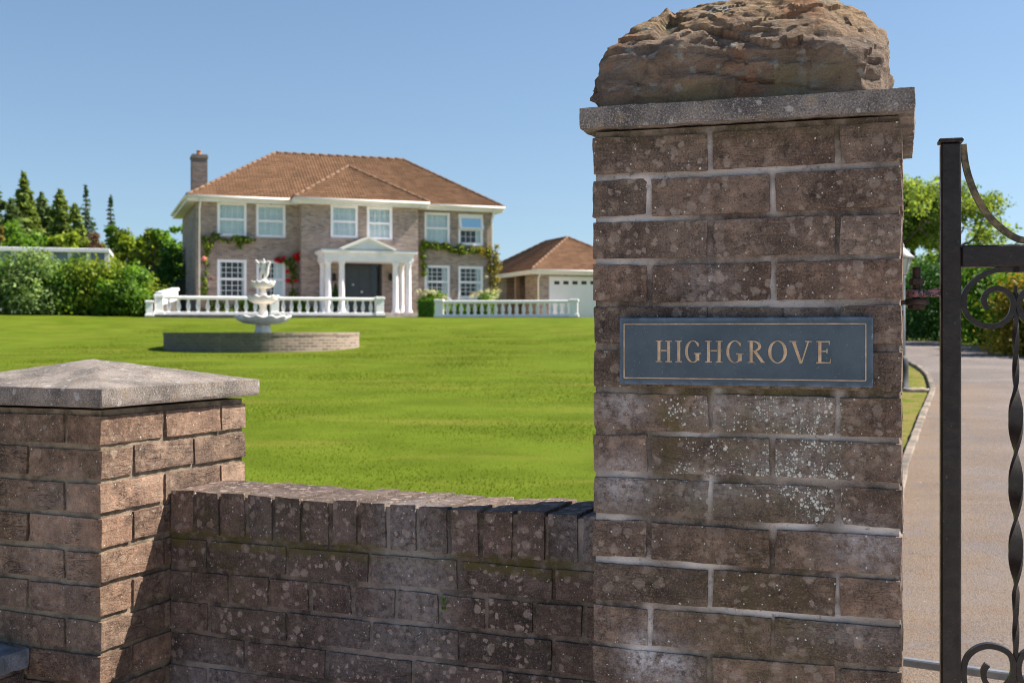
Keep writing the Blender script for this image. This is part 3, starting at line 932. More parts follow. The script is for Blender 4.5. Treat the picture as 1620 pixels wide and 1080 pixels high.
KERB = [(-0.9, -8), (0.2, 0), (0.86, 2.9), (1.75, 5.6), (3.35, 10.0), (4.95, 14.1), (6.3, 17.5), (7.3, 20.5), (7.85, 22.5), (8.2, 24), (8.42, 25.5), (8.5, 28), (8.3, 31), (7.9, 35), (7.0, 42), (6.0, 50), (5.0, 57)]
def kerb_x(y):
    for (xa, ya), (xb, yb) in zip(KERB, KERB[1:]):
        if y <= yb:
            return xa + (xb - xa) * max(0, (y - ya) / (yb - ya))
    return KERB[-1][0]
def axis(segs):
    out = []
    for a, b, d in segs:
        n = max(1, round((b - a) / d)); out += [a + (b - a) * i / n for i in range(n)]
    return out + [segs[-1][1]]
xs = axis([(-500, -60, 40), (-60, -26, 4), (-26, 16, 0.7), (16, 60, 4), (60, 500, 40)])
ys = axis([(-60, -4, 8), (-4, 62, 0.7), (62, 110, 6), (110, 900, 60)])
mb = MB()
vs, ver = [], []
for y in ys:
    for x in xs:
        z = ground(x, y) + (0.012 * noise.noise((x * 0.5, y * 0.5, 0)) if -30 < x < 20 and 0 < y < 60 else 0)
        vs.append((x, y, z))
        d = kerb_x(y) - x
        ver.append(max(0.0, 1 - d / 1.5) if 0 <= d < 1.5 and y < 24 else (1.0 if d < 0 and y < 24 else 0.0))
nx_ = len(xs)
fs = [(j * nx_ + i, j * nx_ + i + 1, (j + 1) * nx_ + i + 1, (j + 1) * nx_ + i) for j in range(len(ys) - 1) for i in range(nx_ - 1)]
mb.add(vs, fs, 0, True, {'verge': ver})
struct(mb.build('lawn', M['lawn'], None, recalc=False))

# the drive: a sheet between the kerb line and the far hedge
mb = MB(); vs, fs, ed = [], [], []
yd = axis([(-8, 20, 0.5), (20, 60, 0.5)])
NXD = 26
for y in yd:
    x0 = kerb_x(y); x1 = 12.6 if y > 6 else 5 + (y + 8) / 14 * 7.6
    if y > 30: x1 = 12.6 - (y - 30) * 0.05
    for i in range(NXD):
        x = x0 + (x1 - x0) * i / (NXD - 1)
        vs.append((x, y, ground(x, y) + 0.030))
        ed.append(max(0.0, 1 - (x - x0) / 1.6) if y < 19 else 0.0)
for j in range(len(yd) - 1):
    for i in range(NXD - 1):
        fs.append((j * NXD + i, j * NXD + i + 1, (j + 1) * NXD + i + 1, (j + 1) * NXD + i))
mb.add(vs, fs, 0, True, {'edge': ed})
struct(mb.build('driveway', M['drive'], None, recalc=False))

# concrete edging between lawn and drive
mb = MB(); vs, fs = [], []
pts = []
for (xa, ya), (xb, yb) in zip(KERB, KERB[1:]):
    if yb < 1: continue
    n = max(2, round(math.hypot(xb - xa, yb - ya) / 0.3))
    pts += [Vector((xa + (xb - xa) * i / n, ya + (yb - ya) * i / n)) for i in range(n)]
# smooth
for _ in range(3):
    pts = [pts[0]] + [(pts[i - 1] + pts[i] * 2 + pts[i + 1]) / 4 for i in range(1, len(pts) - 1)] + [pts[-1]]
for i, p in enumerate(pts):
    t = (pts[min(i + 1, len(pts) - 1)] - pts[max(0, i - 1)]).normalized(); s = Vector((-t.y, t.x))
    z = ground(p.x, p.y); wob = 0.012 * noise.noise((p.x * 2, p.y * 2, 0))
    for a, h in ((0.04, -0.05), (0.04, 0.045), (0.03, 0.055), (-0.03, 0.055), (-0.04, 0.045), (-0.04, -0.05)):
        q = p + s * (a + wob); vs.append((q.x, q.y, z + h + 0.01 * noise.noise((p.x * 3, p.y * 3, 4))))
for i in range(len(pts) - 1):
    if i % 3 == 2 and False: continue
    for k in range(5):
        fs.append((i * 6 + k, i * 6 + k + 1, (i + 1) * 6 + k + 1, (i + 1) * 6 + k))
mb.add(vs, fs)
struct(mb.build('kerb', simple('kerb_concrete', (0.20, 0.16, 0.125), 0.9, 0.5, 3.0, 0.01), None))

# unseen pale ground added on the road side to bounce fill onto shaded brick
mb = MB(); vs, fs = [], []
ax = axis([(-14, 14, 0.7)]); ay = axis([(-14, -4, 2.0), (-4, 6, 0.5)])
def apron_y(x, y):
    lim = 2.9 - (x + 0.85) * 0.40 + 0.05      # along the line of the wall
    return min(y, lim) if x < 0.9 else min(y, 2.6)
for y in ay:
    for x in ax:
        q = apron_y(x, y); vs.append((x, q, ground(x, q) + 0.035 + (0.02 if x < .8 else 0.002)))
for j in range(len(ay) - 1):
    for i in range(len(ax) - 1):
        if ay[j] > apron_y(ax[i], 99) and ay[j] > apron_y(ax[i + 1], 99): continue
        fs.append((j * len(ax) + i, j * len(ax) + i + 1, (j + 1) * len(ax) + i + 1, (j + 1) * len(ax) + i))
mb.add(vs, fs, 0, True)
struct(mb.build('bounce_apron', simple('bounce_gravel', (0.50, 0.425, 0.375), 0.95, 0.2, 3.0, 0.01, bscale=60), None, recalc=False))

# blades of grass over the part of the lawn that shows over the wall
def grass_blades():
    N = 800000
    u = RNG.random(N)
    Y = 3.4 * (46 / 3.4) ** (u ** 0.80)
    X = -24 + 33 * RNG.random(N)
    kx = np.interp(Y, [b for a, b in KERB], [a for a, b in KERB])
    wall_y = 2.9 - (X + 0.85) * 0.40 + 0.5
    keep = (X < kx - 0.12 - 0.5 * RNG.random(N)) & (X > -24 + 6 * RNG.random(N)) & (X > -5 - 0.50 * Y - 3.5 * RNG.random(N)) & (X < 1.0 + 0.26 * Y + 2.5 * RNG.random(N)) & (Y > wall_y) & (Y > 2.9)
    keep &= ~((X + 6.6) ** 2 + (Y - 31) ** 2 < 2.7 ** 2) & (Y + 0.35 * X < 41 - 5 * RNG.random(N))
    X, Y = X[keep], Y[keep]; N = len(X)
    yy = np.linspace(2, 50, 280)
    Z = np.interp(Y, yy, [ground(-2, float(t)) for t in yy])
    h = 0.006 + 0.009 * RNG.random(N)
    wv = (0.0018 + 0.0022 * RNG.random(N)) * (0.8 + Y / 12)
    a = RNG.random(N) * 2 * PI
    ln = 2.2 * h * RNG.random(N); b = RNG.random(N) * 2 * PI
    P0 = np.stack([X - wv * np.cos(a), Y - wv * np.sin(a), Z - 0.005], 1)
    P1 = np.stack([X + wv * np.cos(a), Y + wv * np.sin(a), Z - 0.005], 1)
    P2 = np.stack([X + ln * np.cos(b), Y + ln * np.sin(b), Z + h], 1)
    V = np.stack([P0, P1, P2], 1).reshape(-1, 3)
    Fq = np.arange(3 * N).reshape(-1, 3)
    g = NT('grass_blade')
    t = g.attr('tint')
    c = g.mix(t, (0.105, 0.144, 0.008), (0.160, 0.204, 0.016))
    o = g.obj(); s = g.sep(o)
    st_ = g.comb(g.math('MULTIPLY', s[0], 0.34), g.math('MULTIPLY', s[1], 1.15), 0.0)
    c = g.mix(g.ramp(g.noise(st_, 1.0, 4, 0.6), 0.50, 0.72, 0, 0.45), c, (0.32, 0.265, 0.070))
    c = g.mix(g.ramp(g.noise(g.vm('ADD', st_, (9, 4, 0)), 1.3, 4, 0.6), 0.52, 0.70, 0, 0.5), c, (0.098, 0.140, 0.006))
    g.done(c, 0.8, spec=0.06)
    tr = g.n('BsdfTranslucent', {'Color': c}); mx = g.n('MixShader', {0: 0.35})
    g.t.links.new(g.b.outputs[0], mx.inputs[1]); g.t.links.new(tr.outputs[0], mx.inputs[2]); g.t.links.new(mx.outputs[0], g.out.inputs[0])
    o = npmesh('grass', V, Fq, g.m, None, {'tint': np.repeat(RNG.random(N), 3)})
    o['kind'] = 'stuff'
grass_blades()

# ------------------------------------------------------------------ gate
def paint_black():
    g = NT('black_gate_paint')
    o = g.obj()
    c = g.mix(g.ramp(g.noise(o, 24, 6, 0.65), 0.4, 0.7), (0.015, 0.0115, 0.0115), (0.026, 0.021, 0.0205))
    c = g.mix(g.ramp(g.noise(o, 150, 3, 0.7), 0.68, 0.74), c, (0.13, 0.115, 0.10))
    return g.done(c, g.ramp(g.noise(o, 40, 5), 0.3, 0.7, 0.30, 0.52), g.bump(g.math('ADD', g.noise(o, 60, 5, 0.7), g.math('MULTIPLY', g.noise(o, 18, 3), 1.5)), 0.8, 0.0022), spec=0.35)
M['gate'] = paint_black()
def arch_paint():
    g = NT('worn_bar_paint')
    o = g.obj()
    c = g.mix(g.ramp(g.noise(o, 40, 6, 0.7), 0.40, 0.60), (0.045, 0.038, 0.025), (0.185, 0.145, 0.070))
    return g.done(c, 0.55, g.bump(g.noise(o, 110, 5, 0.7), 1.0, 0.002))
M['arch'] = arch_paint()
GF = Frame(0.825, 2.25, 0.0, -15.0)
gate = thing('iron_gate', 'black wrought iron gate with scrolls and twisted bars, hung on the brick pillar', 'gate', GF.loc, GF.a)
def G(px, py): return GF.at(px, py, 0.0)
gx0, gz1 = GF.at(1489, 226, -0.018); gx1, _ = GF.at(1521, 226, -0.018)
PW = gx1 - gx0
GW = 1.55                                   # width of the leaf
zlow = -1.18
mb = MB()
mb.bbox(gx0, gx1, -PW / 2, PW / 2, zlow - 0.1, gz1, 0.003)
hang_post = mb.build('gate_post', M['gate'], gate)
mb = MB(); cw = 0.0042
mb.bbox(gx0 - cw, gx1 + cw, -PW / 2 - cw, PW / 2 + cw, gz1 + 0.0006, gz1 + 0.0082, 0.002)
mb.build('post_cap', M['gate'], hang_post)
mb = MB(); mb.bbox(GW, GW + PW, -PW / 2, PW / 2, zlow - 0.1, gz1, 0.003)
p2 = mb.build('gate_post', M['gate'], gate)
mb = MB(); mb.bbox(GW - cw, GW + PW + cw, -PW / 2 - cw, PW / 2 + cw, gz1 + 0.0006, gz1 + 0.0082, 0.002); mb.build('post_cap', M['gate'], p2)
_, rz1 = G(1560, 388.5); _, rz0 = G(1560, 422.5)
mb = MB(); mb.bbox(gx1 + 0.0004, GW - 0.0004, -0.0185, 0.0185, rz0, rz1, 0.003); mb.build('top_rail', M['gate'], gate)
mb = MB(); mb.bbox(gx1 + 0.0004, GW - 0.0004, -0.0185, 0.0185, zlow, zlow + 0.04, 0.003); mb.build('bottom_rail', M['gate'], gate)
# sagging curved bar over the top rail, post to post
def cr(pts, n=10):
    """smooth curve through picture points on the gate plane"""
    P = [Vector((G(*p)[0], 0, G(*p)[1])) for p in pts]
    out = []
    for i in range(len(P) - 1):
        p0, p1, p2, p3 = P[max(i - 1, 0)], P[i], P[i + 1], P[min(i + 2, len(P) - 1)]
        for k in range(n):
            t = k / n
            out.append(0.5 * ((2 * p1) + (p2 - p0) * t + (2 * p0 - 5 * p1 + 4 * p2 - p3) * t * t + (3 * p1 - p0 - 3 * p2 + p3) * t ** 3))
    return out + [P[-1]]
half = cr([(1523.5, 229), (1527, 258), (1534, 285), (1546, 314), (1563, 341), (1585, 362), (1606, 376), (1625, 381.5)])
mid = (GW + gx1) / 2
lastx, lastz = half[-1].x, half[-1].z
flat = [Vector((lastx + (mid - lastx) * t, 0, lastz - 0.004 * math.sin(t * PI / 2))) for t in (0.25, 0.5, 0.75, 1.0)]
arcp = half + flat
full = arcp + [Vector((2 * mid - p.x, 0, p.z)) for p in reversed(arcp[:-1])]
mb = MB(); mb.ribbon(full, (0, 1, 0), 0.014, 0.0115); mb.build('curved_bar', M['arch'], gate)
# scrolls
upper = cr([(1612, 426.5), (1578, 427), (1557, 434), (1537, 449), (1526, 465), (1524.5, 482), (1530, 498), (1545, 511), (1565, 516.5), (1583, 513), (1597, 501), (1602.5, 484), (1600, 470), (1590, 460), (1576, 456), (1563, 461), (1556.5, 471), (1557.5, 481), (1563, 489)])
lower_ = cr([(1562, 1050), (1556, 1060), (1558, 1076), (1570, 1088), (1588, 1086), (1600, 1072), (1603, 1052), (1597, 1034), (1582, 1024), (1562, 1020.5), (1543, 1026), (1529, 1040), (1524.5, 1060), (1527, 1082), (1540, 1100), (1562, 1112), (1590, 1118), (1612, 1119)])
bx, _ = G(1607, 500)
period = 2 * (bx - gx1) + 0.004
nbar = 3
period = (GW - gx1) / nbar
bars_x = [gx1 + period * (i + 0.5) for i in range(nbar)]
bars_x[0] = bx
pitch = (GW - gx1 - 2 * (bx - gx1)) / (nbar - 1)
bars_x = [bx + pitch * i for i in range(nbar)]
def xf(pts, dx, mir):
    c = bx
    return [Vector(((2 * c - p.x if mir else p.x) + dx, 0, p.z)) for p in pts]
thk_u = [0.0078] * len(upper)
for i, xx in enumerate(bars_x):
    for mir in (False, True):
        for nm, pp in (('upper', upper), ('lower', lower_)):
            mb = MB(); mb.ribbon(xf(pp, xx - bx, mir), (0, 1, 0), 0.0135, 0.0102)
            mb.build('scroll', M['gate'], gate)
    # twisted bar
    mb = MB(); vs, fs = [], []
    zt, zb = G(1607, 452)[1], zlow + 0.0402
    z0t, z1t = G(1607, 600)[1], G(1607, 945)[1]
    half_turn = (G(1607, 711)[1] - G(1607, 815)[1])
    ph0 = G(1607, 711)[1]
    nseg = 200
    for k in range(nseg + 1):
        z = zt + (zb - zt) * k / nseg
        t = max(0.0, min(1.0, (z0t + 0.012 - z) / 0.06)) * max(0.0, min(1.0, (z - (z1t - 0.012)) / 0.045))
        t = t * t * (3 - 2 * t)
        wv = 0.0046 + (0.0128 - 0.0046) * t; tv = 0.0044 + (0.0030 - 0.0044) * t
        if k < 4: wv *= 0.55 + 0.11 * k; tv *= 0.55 + 0.11 * k
        ang = (z - ph0) / half_turn * PI + PI / 2
        for a, b in ((-1, -1), (1, -1), (1, 1), (-1, 1)):
            vs.append((xx + a * wv * math.cos(ang) - b * tv * math.sin(ang), a * wv * math.sin(ang) + b * tv * math.cos(ang), z))
    for k in range(nseg):
        for a in range(4):
            b = (a + 1) % 4
            fs.append((k * 4 + a, k * 4 + b, (k + 1) * 4 + b, (k + 1) * 4 + a))
    fs += [(3, 2, 1, 0), tuple(nseg * 4 + a for a in range(4))]
    mb.add(vs, fs)
    mb.sm = [True] * len(mb.sm)
    mb.build('twisted_bar', M['gate'], gate, sharp=45)
# hinge strap on the gate: a flat eye with faded red paint
def eye_paint():
    g = NT('hinge_eye_paint')
    o = g.obj()
    c = g.mix(g.ramp(g.noise(o, 90, 5, 0.7), 0.47, 0.53), (0.030, 0.026, 0.030), (0.27, 0.125, 0.145))
    return g.done(c, 0.5, g.bump(g.noise(o, 160, 4), 0.8, 0.001))
M['eye'] = eye_paint()
M['rust'] = simple('rusty_iron', (0.040, 0.024, 0.019), 0.75, 0.5, 60, 0.0015, bscale=200)
hx, hz1 = G(1450, 458.5); _, hz0 = G(1450, 470.5)
ex1 = gx0 - 0.0003
mb = MB()
mb.lathe([(0.0175, hz0), (0.019, hz0 + 0.001), (0.019, hz1 - 0.001), (0.0175, hz1)], 20, (hx, 0.0), 0)
mb.bbox(hx + 0.012, ex1, -0.017, -0.004, hz0 + 0.0008, hz1 - 0.0008, 0.001)
mb.prism([(ex1 - 0.022, hz1 + 0.0002), (ex1, hz1 + 0.0002), (ex1, hz1 + 0.004)], -0.014, 0.010)
mb.build('hinge_eye', M['eye'], gate)
# the hinge pin that sits in the pillar
hp = GF.world(hx, 0, 0)
hinge = thing('hinge_bolt', 'rusty threaded hinge bolt with nuts, set into the side of the tall brick pillar', 'hinge', (hp[0], hp[1], 0), GF.a)
z = lambda py: G(1450, py)[1]
mb = MB()
th = []
zz = z(484)
n = 90
for k in range(n + 1):
    q = zz + (z(422.5) - zz) * k / n
    th.append((0.0072 + (0.0010 if k % 4 < 2 else 0.0), q))
mb.lathe(th, 14)
mb.build('threaded_pin', M['rust'], hinge)
mb = MB(); mb.lathe([(0.011, z(451)), (0.0135, z(449.5)), (0.0135, z(442)), (0.012, z(440.5))], 6, smooth=False); mb.build('nut', M['rust'], hinge)
mb = MB(); mb.lathe([(0.0135, z(489.5)), (0.0155, z(488)), (0.0165, z(483.5)), (0.0165, z(482.7))], 6, smooth=False); mb.build('nut', M['rust'], hinge)
mb = MB()
mb.lathe([(0.019, z(482.3)), (0.023, z(481)), (0.023, z(475)), (0.020, z(472.8))], 18)
mb.bbox(-0.15, -0.016, -0.011, 0.011, z(482), z(474.5), 0.002)
mb.build('wall_bracket', M['rust'], hinge)

# grey steel bar low behind the gate
BF = Frame(0.86, 3.02, 0.0, -31.0)
rail = thing('steel_bar', 'grey galvanised steel bar low behind the black gate post', 'bar', BF.loc, BF.a)
mb = MB()
a_, za = BF.at(1425, 1041); b_, zb_ = BF.at(1600, 1062)
zc = (za + zb_) / 2
mb.bbox(-0.35, 1.0, -0.011, 0.011, za - 0.016, za + 0.004, 0.003)
mb.build('bar', simple('galvanised_steel', (0.24, 0.25, 0.27), 0.45, 0.2, 30, 0.0006, metal=0.5), rail)
for xx in (-0.33, 0.97):
    mb = MB(); mb.bbox(xx - 0.012, xx + 0.012, -0.012, 0.012, ground(BF.world(xx, 0)[0], BF.world(xx, 0)[1]) - 0.05, za - 0.0165, 0.003)
    mb.build('leg', M['gate'], rail)

# ------------------------------------------------------------------ house
def wall_brick(name, c1, c2, c3, mort):
    g = NT(name)
    o = g.obj(); s = g.sep(o)
    v = g.comb(g.math('ADD', s[0], s[1]), s[2], 0.0)
    bt = g.n('TexBrick', {'Vector': v, 'Color1': (0, 0, 0), 'Color2': (1, 1, 1), 'Mortar': (0.5, 0.5, 0.5), 'Scale': 1.0, 'Mortar Size': 0.006, 'Brick Width': 0.225, 'Row Height': 0.075, 'Bias': 0.0})
    t = g.sep(bt.outputs['Color'])[0]
    c = g.mix(g.ramp(t, 0.1, 0.6), c1, c2)
    c = g.mix(g.ramp(t, 0.62, 0.95), c, c3)
    c = g.mix(g.ramp(g.noise(o, 0.7, 6, 0.62), 0.45, 0.68, 0, 0.55), c, g.mix(1.0, c, (0.60, 0.57, 0.58), 'MULTIPLY'))
    c = g.mix(g.ramp(g.noise(g.vm('ADD', o, (3, 8, 1)), 1.1, 6, 0.65), 0.55, 0.72, 0, 0.5), c, (0.48, 0.43, 0.39))
    c = g.mix(bt.outputs['Fac'], c, mort)
    return g.done(c, 0.9, g.bump(g.math('SUBTRACT', 1.0, bt.outputs['Fac']), 0.6, 0.006), spec=0.2)
M['hbrick'] = wall_brick('house_brick', (0.330, 0.238, 0.195), (0.450, 0.335, 0.280), (0.225, 0.180, 0.165), (0.46, 0.41, 0.37))
M['rbrick'] = wall_brick('ring_brick', (0.135, 0.105, 0.090), (0.185, 0.140, 0.115), (0.095, 0.085, 0.075), (0.15, 0.13, 0.11))
M['upvc'] = simple('white_frame', (0.93, 0.89, 0.92), 0.35, 0.02, 3)
M['white'] = simple('white_render', (0.92, 0.87, 0.89), 0.6, 0.06, 2.5, 0.003, bscale=40)
M['cream'] = simple('fascia_paint', (0.88, 0.81, 0.75), 0.5, 0.05, 2)
M['lead'] = simple('lead_sheet', (0.30, 0.32, 0.35), 0.55, 0.15, 3)
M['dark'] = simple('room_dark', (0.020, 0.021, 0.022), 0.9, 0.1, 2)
M['curtain'] = simple('net_curtain', (0.84, 0.92, 0.96), 0.9, 0.05, 5)
M['door'] = simple('anthracite_door', (0.045, 0.050, 0.060), 0.35, 0.12, 3)
M['doorwhite'] = simple('garage_door_white', (0.88, 0.84, 0.87), 0.45, 0.03, 1.5)
M['plinth'] = simple('dark_stone_base', (0.085, 0.078, 0.070), 0.9, 0.35, 3, 0.01, bscale=20)
M['chrome'] = simple('steel', (0.6, 0.6, 0.6), 0.3, 0.05, 3, metal=0.6)
M['tileroof'] = None
def roof_mat():
    g = NT('roof_tiles')
    t = g.attr('tint'); o = g.obj()
    c = g.mix(t, (0.165, 0.086, 0.047), (0.248, 0.134, 0.076))
    c = g.mix(g.ramp(g.noise(o, 1.6, 6, 0.65), 0.42, 0.68, 0, 0.55), c, (0.135, 0.078, 0.046))
    c = g.mix(g.ramp(g.noise(o, 7, 5, 0.65), 0.55, 0.70, 0, 0.5), c, (0.29, 0.165, 0.095))
    return g.done(c, 0.88, g.bump(g.noise(o, 30, 4), 0.5, 0.01), spec=0.2)
M['roof'] = roof_mat()
M['ridge'] = simple('ridge_tile', (0.195, 0.108, 0.062), 0.85, 0.25, 6)
def glass_mat():
    g = NT('window_glass')
    fr = g.n('Fresnel', {'IOR': 1.5}).outputs[0]
    tr = g.n('BsdfTransparent', {'Color': (0.90, 0.94, 0.93)})
    gl = g.n('BsdfGlossy', {'Color': (1, 1, 1), 'Roughness': 0.02})
    mx = g.n('MixShader', {0: g.math('MULTIPLY_ADD', fr, 0.8, 0.02)})
    g.t.links.new(tr.outputs[0], mx.inputs[1]); g.t.links.new(gl.outputs[0], mx.inputs[2]); g.t.links.new(mx.outputs[0], g.out.inputs[0])
    return g.m
M['glass'] = glass_mat()

HB = 0.70                                        # ground level at the house
HF = Frame(-13.76, 51.0, 0.0, 20.0)
HL, HD = 13.65, 8.0
house = thing('house', 'large two-storey brick house with a brown hipped tile roof and white portico', 'house', HF.loc, HF.a)
BX0, BX1, BY = 4.45, 9.80, -0.70                 # projecting bay
ZT = 5.80
WIN = {}
def wbox(key, x0, x1, y0, y1, yp):
    a, zt_ = HF.at(x0, (y0), yp); b, _ = HF.at(x1, y0, yp); _, zb_ = HF.at((x0 + x1) / 2, y1, yp)
    _, zt_ = HF.at((x0 + x1) / 2, y0, yp)
    WIN[key] = (a, b, zb_, zt_, yp)
wbox('u1', 343.5, 390.5, 320, 374.0, 0); wbox('u2', 405, 452, 323.5, 376, 0)
wbox('u3', 523, 566.5, 324.5, 376.5, BY); wbox('u4', 580.5, 621, 327, 379.5, BY)
wbox('u5', 671.5, 712, 336, 386, 0); wbox('u6', 725, 764.5, 339, 388, 0)
wbox('l1', 343.5, 390.5, 410.5, 472, 0); wbox('l2', 405.5, 451.5, 412, 472, 0)
wbox('l5', 671.5, 712, 419.5, 472, 0); wbox('l6', 725, 764.5, 421, 472, 0)
dx0, dzt = HF.at(546, 415.5, BY); dx1, _ = HF.at(604.5, 415.5, BY)
DZB = HB + 0.17
def pierced(mb, x0, x1, z0, z1, y, holes, depth=0.11, n=-1, mi=0):
    xs_ = sorted({x0, x1} | {h[0] for h in holes} | {h[1] for h in holes}); zs_ = sorted({z0, z1} | {h[2] for h in holes} | {h[3] for h in holes})
    for i in range(len(xs_) - 1):
        for k in range(len(zs_) - 1):
            xm, zm = (xs_[i] + xs_[i + 1]) / 2, (zs_[k] + zs_[k + 1]) / 2
            if any(h[0] < xm < h[1] and h[2] < zm < h[3] for h in holes): continue
            mb.add([(xs_[i], y, zs_[k]), (xs_[i + 1], y, zs_[k]), (xs_[i + 1], y, zs_[k + 1]), (xs_[i], y, zs_[k + 1])], [(0, 1, 2, 3)], mi)
    for a, b, c, d in holes:
        for q in (((a, c), (a, d)), ((a, d), (b, d)), ((b, d), (b, c)), ((b, c), (a, c))):
            (p0, q0), (p1, q1) = q
            mb.add([(p0, y, q0), (p1, y, q1), (p1, y + depth, q1), (p0, y + depth, q0)], [(0, 1, 2, 3)], mi)
h4 = lambda k: WIN[k][:4]
mb = MB()
Z0 = HB - 0.8
pierced(mb, 0, BX0, Z0, ZT, 0, [h4(k) for k in ('u1', 'u2', 'l1', 'l2')])
pierced(mb, BX1, HL, Z0, ZT, 0, [h4(k) for k in ('u5', 'u6', 'l5', 'l6')])
def quad(mb, a, b, c, d, mi=0): mb.add([a, b, c, d], [(0, 1, 2, 3)], mi)
quad(mb, (0, HD, Z0), (0, 0, Z0), (0, 0, ZT), (0, HD, ZT)); quad(mb, (HL, 0, Z0), (HL, HD, Z0), (HL, HD, ZT), (HL, 0, ZT)); quad(mb, (HL, HD, Z0), (0, HD, Z0), (0, HD, ZT), (HL, HD, ZT))
mb.build('main_wall', M['hbrick'], house, recalc=False)
mb = MB()
pierced(mb, BX0, BX1, Z0, ZT + 0.02, BY, [h4('u3'), h4('u4'), (dx0, dx1, DZB, dzt)])
quad(mb, (BX0, 0, Z0), (BX0, BY, Z0), (BX0, BY, ZT), (BX0, 0, ZT)); quad(mb, (BX1, BY, Z0), (BX1, 0, Z0), (BX1, 0, ZT), (BX1, BY, ZT))
mb.build('bay_wall', M['hbrick'], house, recalc=False)
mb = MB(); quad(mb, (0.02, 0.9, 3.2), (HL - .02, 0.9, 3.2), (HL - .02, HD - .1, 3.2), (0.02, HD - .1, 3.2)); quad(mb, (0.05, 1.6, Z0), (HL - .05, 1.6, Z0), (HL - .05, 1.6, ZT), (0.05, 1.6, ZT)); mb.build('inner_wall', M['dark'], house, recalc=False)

def window(key, curtain, open_top=False):
    a, b, z0, z1, y = WIN[key]
    fr = 0.125
    g0 = 0.002
    a, b, z0, z1 = a + g0, b - g0, z0 + g0, z1 - g0
    zm = z0 + (z1 - z0) * 0.50
    yo, yi = y + 0.012, y + 0.075
    mb = MB()
    mb.bbox(a, a + fr, yo, yi, z0, z1, 0.006); mb.bbox(b - fr, b, yo, yi, z0, z1, 0.006)
    mb.bbox(a + fr, b - fr, yo + .001, yi, z1 - fr, z1, 0.006); mb.bbox(a + fr, b - fr, yo + .001, yi, z0, z0 + fr, 0.006)
    mb.bbox(a + fr, b - fr, yo + .002, yi, zm - 0.055, zm + 0.055, 0.006)
    w_ = mb.build('window', M['upvc'], house)
    def lights(za, zb, parent, Mx=None):
        ia, ib = a + fr, b - fr
        mg = MB(); vs = [(ia, y + 0.045, za), (ib, y + 0.045, za), (ib, y + 0.045, zb), (ia, y + 0.045, zb)]
        if Mx is not None: vs = [Mx @ Vector(v) for v in vs]
        mg.add(vs, [(0, 1, 2, 3)])
        mg.build('pane', M['glass'], parent, recalc=False)
        mq = MB()
        for i in (1, 2, 3):
            x = ia + (ib - ia) * i / 4; bw = 0.011 if key[0] == 'l' else 0.008; mq.box(x - bw, x + bw, y + 0.030, y + 0.043, za, zb, 0, Mx)
        nz_ = 3 if zb - za > 0.55 else 2
        nz_ = 3 if key[0] == 'l' else 2
        for i in range(1, nz_):
            zz_ = za + (zb - za) * i / nz_; mq.box(ia, ib, y + 0.029, y + 0.0425, zz_ - bw, zz_ + bw, 0, Mx)
        mq.build('glazing_bars', M['upvc'], parent)
    lights(z0 + fr, zm - 0.055, w_)
    if not open_top:
        lights(zm + 0.055, z1 - fr, w_)
    else:
        Mx = Matrix.Translation((0, y, z1 - fr)) @ Matrix.Rotation(R(-17), 4, 'X') @ Matrix.Translation((0, -y - 0.03, -(z1 - fr)))
        mf = MB()
        for q in ((a + .02, a + fr + .02, zm + .0, z1 - fr), (b - fr - .02, b - .02, zm + .0, z1 - fr), (a + fr + .021, b - fr - .021, z1 - fr - .07, z1 - fr), (a + fr + .021, b - fr - .021, zm, zm + .07)):
            mf.box(q[0], q[1], y + 0.02, y + 0.07, q[2], q[3], 0, Mx)
        sash = mf.build('open_sash', M['upvc'], w_)
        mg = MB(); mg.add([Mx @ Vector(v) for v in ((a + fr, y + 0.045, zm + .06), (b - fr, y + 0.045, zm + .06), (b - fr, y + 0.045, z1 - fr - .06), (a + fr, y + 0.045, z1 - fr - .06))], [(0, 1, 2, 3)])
        mm = NT('painted_sky_glass'); mm.done((0.34, 0.60, 0.90), 0.05, spec=0.9)  # sky reflection painted into the pane as a blue base colour
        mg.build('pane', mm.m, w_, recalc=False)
    mb = MB(); mb.bbox(a - 0.06, b + 0.06, y - 0.05, y - 0.001, z0 - 0.075, z0 - 0.004, 0.008); mb.build('sill', M['hbrick'] if key[0] == 'u' else M['upvc'], w_)
    if curtain:
        for (u0, u1, v0, v1) in curtain:
            mb = MB()
            xa, xb, za, zb = a + (b - a) * u0, a + (b - a) * u1, z0 + (z1 - z0) * v0, z0 + (z1 - z0) * v1
            n = 24; vs, fs = [], []
            for i in range(n + 1):
                x = xa + (xb - xa) * i / n; yy_ = y + 0.105 + 0.020 * math.sin(x * 38 + 2 * math.sin(x * 9))
                vs += [(x, yy_, za), (x, yy_, zb)]
            fs = [(2 * i, 2 * i + 2, 2 * i + 3, 2 * i + 1) for i in range(n)]
            mb.add(vs, fs, 0, True)
            mb.build('curtain', M['curtain'], w_, recalc=False)
    return w_
full_c = [(0.02, 0.98, 0.02, 0.98)]
window('u1', full_c); window('u2', full_c); window('u3', [(0.02, 0.98, 0.02, 0.98)]); window('u4', full_c); window('u5', full_c)
window('u6', [(0.72, 0.98, 0.02, 0.5)], True)
window('l1', [(0.02, 0.16, 0.02, 0.98), (0.84, 0.98, 0.02, 0.98)]); window('l2', [(0.60, 0.98, 0.02, 0.98)])
window('l5', [(0.02, 0.18, 0.02, 0.98), (0.74, 0.98, 0.02, 0.98)]); window('l6', [(0.76, 0.98, 0.02, 0.98)])

